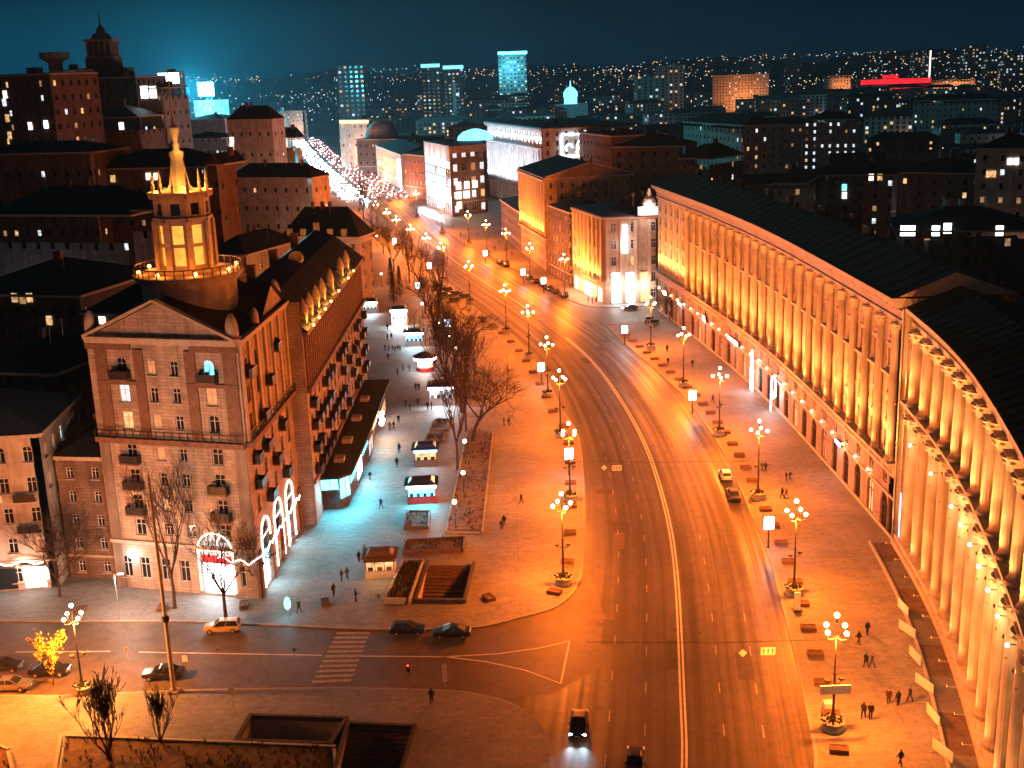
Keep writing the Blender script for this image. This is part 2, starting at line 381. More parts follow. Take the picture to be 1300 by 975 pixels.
nt.links.new(mm.outputs['Result'], m3.inputs['A']); nt.links.new(cl, m3.inputs['B']); nt.links.new(m3.outputs['Result'], bg.inputs['Color']); bg.inputs['Strength'].default_value = .37
city_fill = bpy.data.lights.new('city_fill', 'SUN'); city_fill.energy = .045; city_fill.angle = R(40); city_fill.color = (1, .6, .52)
so = bpy.data.objects.new('city_fill', city_fill); COL.objects.link(so)
so.rotation_euler = Vector((.25, 1, -.13)).to_track_quat('-Z', 'Y').to_euler()

# ------------------------------------------------------------------ ground, road, pavements
def xy(px, py, z=0): q = gp(px, py, z); return (q.x, q.y)
def struct(name, mb, smooth=False): return tag(mb.build(name, smooth=smooth), kind='structure')
from mathutils.geometry import tessellate_polygon
def sheet(mb, outer, holes, z, mat):
    loops = [[Vector((p[0], p[1], 0)) for p in l] for l in [outer]+holes]; flat = [p for l in loops for p in l]
    for t in tessellate_polygon(loops): mb.face([(flat[i].x, flat[i].y, z) for i in t], mat)
def pxrect(x0, y0, x1, y1): a, b, c, d = gp(x0, y1, .13), gp(x1, y1, .13), gp(x1, y0, .13), gp(x0, y0, .13); return [(q.x, q.y) for q in (a, b, c, d)]
def quadpx(*p): return [xy(q[0], q[1], .13) for q in p]
PIT1 = quadpx((527, 765), (590, 765), (602, 716), (543, 716)); PIT2 = quadpx((300, 944), (420, 948), (440, 916), (318, 912)); PIT3 = quadpx((420, 1000), (505, 1000), (527, 926), (442, 922))
g = MB(); sheet(g, [(-3900, -300), (3900, -300), (3900, 6000), (-3900, 6000)], [PIT1, PIT2, PIT3], -.06, 'ground'); struct('ground', g)
CL = smooth_path([(2, 30), (8, 62), (12, 82), (15.2, 99.9), (16.9, 112.4), (20.8, 144.3), (22.7, 168.9), (23.3, 200.7), (21.7, 233.2), (18.6, 263.7), (13.2, 293.2), (3.1, 336.1), (-6.4, 370.8), (-23.3, 438.4), (-38, 505), (-57, 605), (-89, 750), (-161, 1083), (-225, 1400)], 130)
CLP = Path([(p.x, p.y) for p in CL][::1])           # walking away: right side = east
def road_strip(name, a, b, z, mat, u0, u1, n=160):
    m = MB()
    for i in range(n):
        ua, ub = u0+(u1-u0)*i/n, u0+(u1-u0)*(i+1)/n
        m.face([CLP.P(ua, z, a), CLP.P(ua, z, b), CLP.P(ub, z, b), CLP.P(ub, z, a)][::-1], mat, [(ua, a), (ua, b), (ub, b), (ub, a)][::-1])
    return m
struct('road', road_strip('road', -22, 30, 0, 'asphalt', 0, CLP.L))
m = MB(); m.face([(x, y, .004) for x, y in [xy(-120, 780), xy(-120, 893), xy(560, 893), xy(705, 880), (9.4, 121), (10.5, 132), (9.2, 150), xy(705, 768), xy(660, 780), xy(600, 792), xy(490, 793)]], 'side_asphalt'); struct('side_street', m)
m = MB(); m.face([(x, y, .004) for x, y in [(20, 306), (90, 316), (90, 330), (18, 330)]], 'side_asphalt'); struct('cross_street', m)

def pavement(name, kerb, rest, mat='paving', h=.13, kw=.35, holes=[]):
    """kerb: the line walked with the pavement on the left"""
    K = Path([(p[0], p[1]) for p in kerb]); m = MB()
    inner = K.off(-kw); sheet(m, list(inner)+list(rest), holes, h, mat)
    o = struct(name, m)
    k = MB(); out = K.off(0)
    for i in range(len(out)-1):
        a, b, c, d = out[i], out[i+1], inner[i+1], inner[i]
        k.face([(*a, h), (*b, h), (*c, h), (*d, h)], 'kerbstone'); k.face([(*a, -.05), (*b, -.05), (*b, h), (*a, h)], 'kerbstone')
    struct('kerb', k); return K
lk_px = [(-150, 780), (-60, 787), (0, 790), (237, 790), (406, 797), (490, 800), (600, 798), (660, 785), (700, 774), (722, 760), (735, 742), (741, 715), (743, 645), (736, 557), (714, 520), (697, 486), (667, 442), (633, 411), (606, 394), (560, 350), (530, 320), (500, 290), (470, 265)]
LK = [xy(*p) for p in lk_px]
LK = LK[:4]+[tuple(p) for p in smooth_path(LK[4:], 60)]
LK += [(-101, 690), (-121, 760), (-188, 1083), (-252, 1400)]
pavement('boulevard_pavement', LK, [(-300, 1400), (-300, 140)], holes=[PIT1])
rk = [(24, 88), (27.4, 99), (28.6, 105), (31, 122.8), (33.9, 147.6), (35, 167.7), (35.9, 187.6), (36, 205), (34.6, 233), (31, 259.6), (25.6, 296), (27, 302.5), (31, 306), (90, 314)]
RK = [tuple(p) for p in smooth_path([(8, 40), (18, 70)]+rk, 70)]
pavement('crescent_pavement', RK[::-1], [(8.5, 40), (95, 30), (95, 314)])
rk2 = [(90, 332), (30, 326), (22.5, 328), (18.5, 336), (5.6, 384.8), (-7.1, 434.6), (-16.7, 464), (-30, 522), (-46, 605), (-80, 750), (-138, 1083), (-193, 1400)]
pavement('far_pavement', rk2[::-1], [(120, 332), (120, 1400)])
pz = [(716, 1100), (704, 1010), (702, 975), (700, 945), (680, 915), (647, 892), (592, 879), (515, 875), (430, 873), (245, 876), (60, 884), (-120, 880)]
PZ = [xy(*p) for p in pz]; PZ = [tuple(p) for p in smooth_path(PZ[:9], 40)]+PZ[9:]
pavement('plaza_pavement', PZ, [(-110, 60), (2, 60)], 'paving', holes=[PIT2, PIT3])
# markings
def line_px(m, pts, w, z=.018, mat='paint'):
    P = Path([xy(*p) for p in pts]); a = P.off(-w/2); b = P.off(w/2)
    for i in range(len(a)-1): m.face([(*a[i], z), (*b[i], z), (*b[i+1], z), (*a[i+1], z)], mat)
m = MB()
for a, b, u0, u1 in ((-.32, -.1, 40, 262), (.1, .32, 40, 262), (-.12, .12, 304, 520)):
    m.merge(road_strip('x', a, b, .018, 'paint', u0, u1, 150), Matrix())
for off, u0, u1 in ((-3.9, 68, 210), (-7.6, 62, 190), (4.0, 60, 130), (7.9, 60, 110), (-3.9, 310, 400), (4, 310, 420)):
    u = u0
    while u < u1: m.merge(road_strip('x', off-.06, off+.06, .018, 'worn_paint', u, u+2.2, 3), Matrix()); u += 8.5
struct('road_markings', m)
m = MB()
for pts in ([(20, 828), (140, 827)], [(176, 828), (409, 832)], [(458, 833), (565, 834), (633, 830), (684, 823), (723, 814)], [(565, 834), (616, 840), (667, 851), (712, 868)], [(723, 814), (712, 868)]): line_px(m, pts, .22)
for i in range(11):
    t0, t1 = (i+.1)/11, (i+.58)/11
    tl, tr, bl, br = [Vector(xy(*p)) for p in ((428, 802), (470, 802), (394, 870), (444, 868))]
    q = [tl.lerp(bl, t0), tr.lerp(br, t0), tr.lerp(br, t1), tl.lerp(bl, t1)]; m.face([(p.x, p.y, .021) for p in q], 'worn_paint')
struct('crossing_markings', m)

m = MB(); random.seed(61)
for k in range(46):
    u = random.uniform(45, 300); off = random.uniform(-11, 11); l_, w_ = random.choice([(random.uniform(2, 9), random.uniform(.8, 3)), (.7, .7)])
    m.merge(road_strip('x', off-w_/2, off+w_/2, .006+.0002*k, 'side_asphalt' if l_ > 1 and k % 3 == 0 else 'old_asphalt', u, u+l_, 3), Matrix())
struct('road_patches', m); random.seed(7)
# ------------------------------------------------------------------ corner tower house, left
A, B, Cc, D = (-53.8, 146.8), (-33.4, 141.0), (-32.2, 166.5), (-53.0, 169.0)
tw = thing('corner_tower_house', 'tall stone corner house with gabled roof and a glowing spired turret', 'building', (-43, 155, 0))
WI = []       # windows
def col_wins(path, us, w, rows, h, arch=None):
    return [(u-w/2, u+w/2, z, z+h, bool(arch and (i, j) in arch)) for i, u in enumerate(us) for j, z in enumerate(rows)]
pf = Path([A, B]); ps = Path([B, Cc]); pj = Path([Cc, (-30, 166.7)]); pm = Path([(-30, 166.7), (-30, 238)]); pe = Path([(-30, 238), (-46, 238)])
L = pf.L
mb = MB()
rows_hi, rows_lo = [22.3, 25.9, 29.4], [7.8, 11.2, 14.7, 18.1]
us = [L*.22, L*.42, L*.57, L*.80]
wf = col_wins(pf, [us[0], us[3]], 1.5, rows_hi, 2.4, {(0, 2), (1, 2), (1, 0)})+col_wins(pf, us[1:3], 1.15, [z+.2 for z in rows_hi], 1.9)
wf += col_wins(pf, [us[0], us[3]], 1.5, rows_lo, 2.2)+col_wins(pf, us[1:3], 1.1, [z+.2 for z in rows_lo], 1.7)
wf += [(1.2, 2.6, 1.6, 4.6), (3.9, 5.3, 1.6, 4.6), (7, 8.4, 1.6, 4.6), (9.8, 11.2, 1.6, 4.6), (18.6, 19.8, 1.6, 4.6)]
lit = {(us[0], 25.9): 'lit_cool', (us[0], 22.3): 'lit_warm', (us[1], 11.4): 'lit_warm', (us[3], 25.9): 'lit_dim', (us[3], 29.4): 'lit_cyan', (us[1], 22.5): 'lit_dim'}
def litw(lst, path):
    for q in lst:
        um = (q[0]+q[1])/2; pane = next((v for (u, z), v in lit.items() if abs(u-um) < .1 and abs(z-q[2]) < .05), None)
        WI.append((path, (q[0], q[1], q[2], q[3], q[4] if len(q) > 4 else False, pane)))
litw(wf, pf)
shop_arch = [(15.3-2.2, 15.3+2.2, .3, 8.6, True)]
facade(mb, pf, 0, 34.2, wf+shop_arch, 'tower_stone')
ss = [3.2, 8.2, 12.8, 17.6, 22]
wsd = [(u-.65, u+.65, z, z+2.0, False) for u in ss for z in rows_hi+rows_lo[1:]]
side_arch = [(u-1.9, u+1.9, .3, 9.4, True) for u in (4.5, 11.5, 18.5)]
facade(mb, ps, 0, 34.2, wsd+side_arch, 'tower_stone'); litw(wsd, ps)
facade(mb, pj, 0, 34.2, [], 'tower_stone')
mus = [3+4.1*i for i in range(17)]
wm = [(u-.7, u+.7, z, z+2.0, False) for u in mus for z in rows_lo+[22.4, 25.8]]
facade(mb, pm, 0, 29.6, wm, 'tower_stone'); litw(wm, pm)
facade(mb, pe, 0, 29.6, [], 'tower_stone'); facade(mb, Path([D, A]), 0, 34.2, [], 'tower_stone'); facade(mb, Path([(-46, 238), (-46, 168)]), 0, 29.6, [], 'tower_stone')
# gables
def gable(mb, path, z, h, mat, d=0.0, over=0.0):
    a, b, c = path.P(-0, z, d), path.P(path.L, z, d), path.P(path.L/2, z+h, d); mb.face([a, b, c], mat, [(0, z), (path.L, z), (path.L/2, z+h)])
gable(mb, pf, 34.2, 4.8, 'tower_stone'); gable(mb, Path([(-32.9, 150.3), (-32.2, 166.5)]), 34.2, 4.4, 'tower_stone')
mb.build('wall', tw)
tr = MB()
for z, h, o in ((6.6, .45, .4), (20.6, .7, .75), (33.7, .5, .5), (34.2, .35, .8)):
    for p in ((pf,) if z < 7 else (pf, ps)): band(tr, p, z, h, o, 'trim_brown' if z < 34 and z > 20 and z < 21 else 'trim')
for z, h, o in ((20.6, .7, .75), (29.1, .6, .8), (6.6, .4, .3)): band(tr, pm, z, h, o, 'trim_brown')
for p in (pf,):       # sloping cornices of the front gable
    for a, b in ((0, .5), (1, .5)):
        q0 = Vector(p.P(p.L*a, 34.55, .4)); q1 = Vector(p.P(p.L*b, 39.3, .4)); tr.bar(q0, q1, .9, 'trim', .35)
for u0, u1 in ((.05, .13), (.31, .375), (.65, .72), (.90, .985)): wbox(tr, pf, L*(u0+u1)/2, 21.32, L*(u1-u0), 11.6, .22, 'trim_brown')
for u0, u1 in ((0.0, .3), (.7, 1.0)): wbox(tr, pf, L*(u0+u1)/2, 32.9, L*(u1-u0), .78, .5, 'trim_brown')
for u0, u1 in ((0.05, .31), (.65, .985)): wbox(tr, pf, L*(u0+u1)/2, 28.3, L*(u1-u0), .5, .3, 'trim_brown')
for k in range(7): wbox(tr, ps, .8+4.0*k, 21.32, .9, 12.3, .28, 'trim')
for k in range(36): wbox(tr, pm, 1+1.97*k, 21.32, .5, 7.7, .34, 'trim_brown')
for k in range(5): wbox(tr, ps, .9+5.9*k, .1, 1.0, 6.4, .3, 'trim_brown')
wbox(tr, pf, .9, .1, 1.4, 20.4, .16, 'tower_stone'); wbox(tr, pf, L-.9, .1, 1.6, 20.4, .16, 'tower_stone')
tr.build('cornice', tw)
add_windows(tw, WI, 'frame_white', 'trim', .3, 100, lambda: pane_pick(.012, .008, .03))
rl = MB()
for p, z in ((pf, 21.3), (ps, 21.3)):
    n = int(p.L/1.1)
    for i in range(n+1): wbox(rl, p, p.L*i/n, z, .1, 1.0, .1, 'iron', .6)
    band(rl, p, z+1.0, .1, .72, 'iron', inn=.58); band(rl, p, z+.5, .06, .7, 'iron', inn=.6)
rl.build('railing', tw)
def balcony(path, u, z, w, dep, mat='iron', clutter=True):
    b = MB(); wbox(b, path, u, z-.25, w, .22, dep, 'trim_brown'); 
    for d, ww, uu in ((dep-.06, w, u),): wbox(b, path, uu, z-.02, ww, 1.05, .05, mat, d)
    for s in (-1, 1): wbox(b, path, u+s*(w/2-.04), z-.02, .05, 1.05, dep-.08, mat, .02)
    if clutter:
        for k in range(random.randint(0, 3)): wbox(b, path, u+random.uniform(-w/3, w/3), z, random.uniform(.3, .7), random.uniform(.6, 1.6), random.uniform(.3, .6), random.choice(['coat_grey', 'frame_dark', 'wood', 'black']), .15)
    b.build('balcony', tw)
for u, z in ((us[0], 18.0), (us[0], 14.5), (us[0], 11.0), (us[3], 11.0), (us[0], 29.2), (us[3], 29.2), (us[3], 14.6)): balcony(pf, u, z, 2.6, 1.1)
for u, z in ((3.2, 29.3), (12.8, 25.8), (8.2, 22.2), (17.6, 29.3), (3.2, 14.6), (8.2, 18), (12.8, 14.6), (17.6, 11.1), (8.2, 11.1), (17.6, 18), (3.2, 18)): balcony(ps, u, z, 2.2, 1.0)
for u in mus:
    for z in rows_lo[0:4]:
        if random.random() < .62: balcony(pm, u, z-.1, 2.1, 1.05)
# roofs
rf = MB(); ap = Vector(pf.P(L/2, 39.0, .6)); bk = Vector((-42.6, 168.8, 39.0)); e0 = Vector(pf.P(-.8, 34.56, .6)); e1 = Vector(pf.P(L+.7, 34.56, .6))
b0 = Vector((-53.6, 169.4, 34.56)); b1 = Vector((-31.6, 167.2, 34.56))
rf.face([e0, ap, bk, b0], 'roof_metal'); rf.face([ap, e1, b1, bk], 'roof_metal'); rf.face([b0, bk, b1], 'roof_metal')
sg = Path([(-32.9, 150.3), (-32.2, 166.5)]); sa = Vector(sg.P(sg.L/2, 38.6, .5)); sb = Vector((-42, 158.5, 38.6))
rf.face([sg.P(-.3, 34.5, .6), sa, sb], 'roof_metal'); rf.face([sa, sg.P(sg.L+.3, 34.5, .6), sb], 'roof_metal')
# main wing: steep lower slope, flat ridge
a, b, c, d = (-29.3, 167.2, 29.75), (-29.3, 238.6, 29.75), (-34.5, 236, 34.6), (-34.5, 167.2, 34.6)
rf.face([a, b, c, d], 'roof_metal'); rf.face([d, c, (-38, 235, 36), (-38, 167.2, 36)], 'roof_metal'); rf.face([(-38, 167.2, 36), (-38, 235, 36), (-46.6, 238.6, 29.75), (-46.6, 167.2, 29.75)], 'roof_metal')
rf.face([b, (-46.6, 238.6, 29.75), (-38, 235, 36), c], 'roof_metal')
for y in range(170, 236, 3): rf.bar((-29.4, y, 29.85), (-34.4, y, 34.66), .08, 'roof_metal', .1)
rfo = rf.build('roof', tw)
ch = MB()
for x, y, z, h in ((-39, 178, 35.6, 2.2), (-39, 196, 35.6, 1.9), (-38.5, 214, 35.6, 2.3), (-47, 164, 36.6, 2.4)): ch.box((x, y, z-.4), (1.3, .9, h+.4), 'brown_stone'); ch.box((x, y, z+h), (1.5, 1.1, .2), 'trim_brown')
ch.build('chimney', rfo)
# oval stone crests at the roof corners
def crest(x, y, z, rz, s=1.0):
    c = MB(); c.lathe([(.75*s, 0), (.85*s, .5*s), (.8*s, 1.6*s), (.62*s, 2.4*s), (.3*s, 3.0*s), (.02, 3.2*s)], 'trim', (x, y, z), 10); c.box((x, y, z-.3), (2*s, 1.3*s, .45), 'trim', rz)
    c.build('stone_crest', tw, smooth=True)
crest(*pf.P(.7, 0, -.3)[:2], 34.6, 0); crest(*pf.P(L-.7, 0, -.3)[:2], 34.6, 0); crest(-33.2, 165.8, 34.6, 1.5); crest(-33.0, 150.2, 34.6, 1.5, .7)
# lit dormers on the wing
for y in (171, 176.5, 183, 189.5, 199, 212, 220):
    d = MB(); d.box((-30.6, y, 29.9), (1.5, 1.6, 1.5), 'trim'); d.lathe([(.62, 1.5), (.72, 2.1), (.55, 3.0), (.2, 3.7), (.02, 4.0)], 'trim', (-30.3, y, 29.9), 10)
    o = d.build('dormer', tw); light('POINT', tw, (-28.7, y, 30.3), 330, (1, .36, .06), .15, world=True)
    f = MB(); f.box((-28.95, y, 29.75), (.3, .5, .3), 'panel_orange'); f.build('floodlight', tw)
# oculus dormers
for x, y, z in ((-36, 200, 35.6), (-33.4, 170.2, 31.6)):
    d = MB(); d.lathe([(1.25, -.5), (1.25, .4), (1.0, .5), (.9, .2)], 'trim', (0, 0, 0), 14); T = Matrix.Translation((x, y, z)) @ Matrix.Rotation(R(75), 4, 'X')
    dd = MB(); dd.merge(d, T); dd.build('dormer', tw)
# turret
TX, TY = -42.0, 154.4
t = MB(); t.lathe([(6.1, 33.5), (6.1, 39.7), (6.5, 40.1), (6.9, 40.5), (7.1, 40.9), (7.1, 41.1), (5, 41.15)], 'cream_stone', (TX, TY, 0), 40); turret = t.build('turret', tw)
t = MB(); oct_ = [(TX+3.55*math.cos(R(22.5+45*k)), TY+3.55*math.sin(R(22.5+45*k))) for k in range(8)]
TP = [Path([oct_[(k+1) % 8], oct_[k]][::-1]) for k in range(8)]
pw = lambda q: (q[5] if len(q) > 5 else None)
for k, p in enumerate(TP):
    w = p.L
    ww = [(w/2-.75, w/2+.75, 42.2, 44.6, False, 'lantern_glow'), (w/2-.75, w/2+.75, 45.0, 47.4, False, 'lantern_glow'), (w/2-.62, w/2+.62, 48.7, 50.2, False, 'glass_dark')]
    facade(t, p, 41, 51, ww, 'cream_stone', .35, pw)
    for z, h, o in ((41, .7, .25), (47.9, .45, .3), (50.8, .5, .55)): band(t, p, z, h, o, 'trim')
    wbox(t, p, 0, 41.7, .8, 6.2, .32, 'trim')
t.lathe([(4.1, 51.3), (4.15, 51.6), (3.2, 51.65)], 'trim', (TX, TY, 0), 8, R(22.5))
t.build('shaft', turret)
t = MB()
for k in range(36):
    an = 2*math.pi*k/36; t.box((TX+6.85*math.cos(an), TY+6.85*math.sin(an), 41.1), (.12, .12, 1.0), 'iron', an)
t.lathe([(6.8, 42.1), (6.92, 42.1), (6.92, 42.22), (6.8, 42.22), (6.8, 42.1)], 'iron', (TX, TY, 0), 36, 0, False); t.build('railing', turret)
t = MB()
for k in range(12):
    an = 2*math.pi*k/12; t.lathe([(.22, 0), (.24, .8), (.12, 1.0), (.2, 1.3), (.02, 2.6)], 'trim', (TX+3.5*math.cos(an), TY+3.5*math.sin(an), 51.6), 6)
t.build('finial', turret)
t = MB(); t.lathe([(1.804, 51.6), (1.312, 52.4), (1.025, 54), (0.779, 55.6), (0.918, 56.1), (0.943, 56.5), (0.508, 56.7), (0.41, 57.2), (0.508, 57.4), (0.328, 57.8), (0.41, 58.3), (0.705, 59.4), (0.705, 59.6), (0.246, 59.7), (0.123, 61), (0.107, 64), (0.025, 67.5)], 'cream_stone', (TX, TY, 0), 12); t.build('spire', turret)
for k in range(8):
    an = 2*math.pi*(k+.5)/8; light('POINT', turret, (TX+5.9*math.cos(an), TY+5.9*math.sin(an), 41.9), 270, (1, .2, .02), .12, world=True)
    f = MB(); f.ball((TX+6.3*math.cos(an), TY+6.3*math.sin(an), 41.55), .26, 'panel_orange', 8); f.build('floodlight', turret)
for k in range(4):
    an = 2*math.pi*(k+.3)/4; light('POINT', turret, (TX+3.1*math.cos(an), TY+3.1*math.sin(an), 52.1), 800, (1, .36, .05), .1, world=True)
light('POINT', turret, (TX+.9, TY-1.5, 57.1), 220, (1, .45, .1), .1, world=True)
# arched shop windows with light garlands
def shop_window(path, u, w, h, panes, head_dark=False):
    s = MB(); T = path.T(u, .3, -.28); q = MB(); r = w/2; zb = h-r
    n = 10; arc = [(r*math.cos(math.pi*k/n), zb+r*math.sin(math.pi*k/n)) for k in range(n+1)]
    for z0, z1, mat in panes: q.face([(-r, 0, z0), (r, 0, z0), (r, 0, z1), (-r, 0, z1)], mat)
    q.face([(x, 0, z) for x, z in arc], 'glass_dark' if head_dark else 'lit_cool')
    for x in (-r*.5, 0, r*.5): q.box((x, .05, zb*.62), (.09, .08, h-zb*.62-.2), 'frame_dark')
    q.box((0, .06, zb-.15), (w, .1, .3), 'frame_dark'); s.merge(q, T); s.build('shop_window', tw)
    g = MB(); pts = [path.P(u+x*1.12, z*1.03+.3, .18) for x, z in [(r, .4)]+arc+[(-r, .4)]]; g.tube(pts, .11, 'garland', 5)
    g.tube([path.P(u-r*1.1, zb+.3, .2), path.P(u+r*1.1, zb+.3, .2)], .09, 'garland', 5); g.build('garland', tw)
shop_window(pf, 15.3, 4.4, 8.3, [(0, 4.2, 'board_white'), (4.2, 5.3, 'neon_red'), (5.3, 6.2, 'lit_cool')])
light('AREA', tw, pf.P(15.3, 3.2, .8), 480, (.8, .95, 1), rot=Vector((-.27, -.96, -.35)), size=(4, 3), world=True)
for u, d in ((4.5, 0), (11.5, 1), (18.5, 0)):
    shop_window(ps, u, 3.8, 9.1, [(0, 3.2, 'board_white' if not d else 'lit_dim'), (3.2, 4.6, 'neon_red' if d else 'lit_cyan')], True)
    light('AREA', tw, ps.P(u, 2.6, .6), 240, (.35, .85, 1), rot=Vector((.95, 0, -.3)), size=(3, 2.5), world=True)
dn = MB(); dn.tube([pf.P(L-5.5+i*.6, 5.6+.3*math.sin(i*1.3), .4+.1*i) for i in range(9)]+[ps.P(.5+i*.9, 6.2+.35*math.sin(i*2.1), .8) for i in range(25)], .1, 'garland', 5); dn.build('garland', tw)
lp = MB(); lp.ball(pf.P(3.0, 5.0, .5), .35, 'globe_white'); lp.build('wall_lamp', tw); light('POINT', tw, pf.P(3.0, 4.9, .9), 260, (.75, .9, 1), .3, world=True)

# glass shop pavilion along the wing
sp = thing('glass_pavilion', 'long low flat-roofed shop pavilion with cyan screens under the stone house', 'shop', (-27.5, 200, 0))
PF = Path([(-30.4, 172.6), (-27.2, 172.8), (-26.0, 174.4), (-25.4, 200), (-25.4, 231)])
b = MB(); b.prism([(-29.9, 172.9), (-27.2, 173.0), (-26.2, 174.6), (-25.7, 231), (-29.9, 231)], 0.1, 3.6, 'dark_brick'); b.build('wall', sp)
b = MB(); b.prism([(-29.9, 172), (-27.0, 172.2), (-25.3, 174.2), (-24.7, 200), (-24.7, 231.6), (-29.9, 231.6)], 5.3, 5.75, 'roof_metal'); b.prism([(-29.6, 172.8), (-27.2, 172.9), (-26.1, 174.5), (-25.6, 231), (-29.6, 231)], 3.7, 5.28, 'roof_metal')
for y in (180, 190, 203, 216): b.box((-28, y, 5.76), (1.6, 2.2, .7), 'concrete')
b.build('roof', sp)
for u0, u1, z0, z1, mt in ((.4, 3.0, 3.5, 5.2, 'neon_cyan'), (3.2, 5.6, 1.9, 5.2, 'neon_cyan'), (6.2, 13, 3.3, 5.1, 'neon_cyan'), (13.5, 19, 1.2, 5.0, 'board_white'), (19.6, 27, 3.3, 5.0, 'lit_cyan'), (27.5, 33, .8, 3.6, 'lit_cool'), (34, 46, 3.4, 4.8, 'lit_cool'), (47, 57, .8, 3.4, 'lit_warm')):
    s = MB(); s.face([PF.P(u0, z0, .1), PF.P(u1, z0, .1), PF.P(u1, z1, .1), PF.P(u0, z1, .1)], mt); n = max(2, int((u1-u0)/1.3))
    for i in range(n+1): wbox(s, PF, u0+(u1-u0)*i/n, z0, .07, z1-z0, .08, 'frame_dark', .08)
    band(s, PF, z0-.1, .1, .2, 'frame_dark', u0, u1); band(s, PF, z1, .1, .2, 'frame_dark', u0, u1); s.build('screen', sp)
for u, pw_, c in ((2, 1700, CYAN), (5, 1500, CYAN), (10, 1500, CYAN), (16, 1600, (.35, .85, 1)), (23, 1200, CYAN), (32, 1000, (.5, .85, 1)), (42, 800, (.75, .86, 1)), (52, 700, (1, .8, .7))):
    p, tt, nn = PF.at(u); light('AREA', sp, PF.P(u, 3.8, .5), pw_*.6, c, rot=Vector((nn.x, nn.y, -.45)), size=(3, 1.5), world=True)
for u in (38, 40.2):
    s = MB(); s.ball(PF.P(u, 5.0, 1.3), .4, 'globe_white'); s.ball(PF.P(u, 3.7, 1.3), .45, 'globe'); s.bar(PF.P(u, 5.6, .6), PF.P(u, 5.6, 1.35), .08, 'iron'); s.bar(PF.P(u, 3.4, 1.3), PF.P(u, 5.65, 1.3), .06, 'iron'); s.build('lantern', sp)
light('POINT', sp, PF.P(38.5, 3.2, 2.0), 900, (1, .42, .06), .3, world=True)
# ------------------------------------------------------------------ crescent, far wing
C1 = Path(smooth_path([(41, 320), (45.6, 283), (49.4, 245), (51.2, 215), (51.9, 185), (52.3, 153)], 34))
cw = thing('crescent_building', 'long floodlit curved block with a row of giant columns and deep cornice', 'building', (50, 230, 0))
L = C1.L; bay = 6.15; colu = [L-1.6-bay*i for i in range(23)]; plainu = [2.6+5.6*i for i in range(5)]
bays = [(colu[i]+colu[i+1])/2 for i in range(22)]+plainu
rows = [12.5, 16.3, 20.1, 24.0, 27.6]; WI = []; win = []; arches = []
for i, u in enumerate(bays):
    for j, z in enumerate(rows):
        if i < 22 and j == 4: continue
        ww = 1.15 if i < 22 else .8; win.append((u-ww, u+ww, z, z+(2.5 if j else 2.2), False, None))
    if i < 22: win.append((u-.8, u+.8, 28.0, 29.3, False, None))
    win.append((u-1.0, u+1.0, 7.2, 8.8, False, None))
    arches.append((u-1.55, u+1.55, .25, 5.6, True))
hy = lambda: random.choices(['glass_dark', 'lit_warm', 'lit_dim'], [.9, .04, .06])[0]
mb = MB(); facade(mb, C1, 9.2, 34.3, [q for q in win if q[2] > 9], 'crescent_stone', .4)
facade(mb, C1, 0, 9.2, [q for q in win if q[2] < 9]+arches, 'arcade_stone', .45)
facade(mb, Path([(52.3, 153), (56, 153)]), 0, 34.3, [], 'crescent_stone'); facade(mb, Path([(62, 326), (41, 320)]), 0, 34.3, [], 'orange_stone')
mb.build('wall', cw); add_windows(cw, [(C1, q) for q in win], 'frame_white', 'trim', .4, 100, hy)
d = MB()
for q in arches:
    T = C1.T((q[0]+q[1])/2, .25, -.43); x = MB(); x.face([(-1.55, 0, 0), (1.55, 0, 0), (1.55, 0, 5.4), (-1.55, 0, 5.4)], random.choice(['glass_dark', 'glass_dark', 'glass_dark', 'lit_dim', 'lit_warm']))
    for xx in (-1.5, -.5, .5, 1.5): x.box((xx, .08, 0), (.12, .1, 5.2), 'frame_dark')
    x.box((0, .09, 3.4), (3, .1, .14), 'frame_dark'); k = MB(); k.merge(x, T); k.build('shopfront', cw)
tr = MB()
for nm_, lst in (('base_course', ((.05, .5, .2),)), ('string_course', ((5.9, .35, .3),)), ('ledge', ((11.0, .4, 1.3),)), ('string_course', ((9.3, .35, .5),))):
    x_ = MB(); [band(x_, C1, z, h, o, 'trim') for z, h, o in lst]; x_.build(nm_, cw)
for z, h, o in ((30.9, .5, .5), (31.6, 1.0, .35), (33.1, .35, .9), (33.45, .5, 1.5), (33.95, .45, 1.9)): band(tr, C1, z, h, o, 'trim')
for i in range(int(L/1.3)): wbox(tr, C1, .6+1.3*i, 32.6, .55, .5, .75, 'trim')
for u in bays[:22]:
    for z, w_, h_, o_ in ((23.0, 3.6, .35, .75), (19.2, 2.8, .6, .12), (15.2, 2.8, .8, .12), (26.8, 3, .5, .2)): sp_ = MB(); wbox(sp_, C1, u, z, w_, h_, o_, 'trim'); sp_.build('spandrel', cw)
for i, u in enumerate(plainu): sp_ = MB(); wbox(sp_, C1, u+2.7, 11.45, .8, 19.4, .18, 'trim'); sp_.build('pilaster', cw)
tr.build('cornice', cw)
bl = MB()
for i in range(int(L/.55)): wbox(bl, C1, .3+.55*i, 9.66, .2, 1.0, .2, 'trim', .28)
for i in range(28): wbox(bl, C1, 3+6.15*i if i else 1, 9.66, .7, 1.3, .4, 'trim', .15)
band(bl, C1, 10.66, .2, .55, 'trim', inn=.2); bl.build('balustrade', cw)
ir = MB()
for i in range(int(L/.8)): wbox(ir, C1, .3+.8*i, 11.4, .05, .85, .05, 'iron', 1.15)
band(ir, C1, 12.2, .07, 1.22, 'iron', inn=1.13); ir.build('railing', cw)
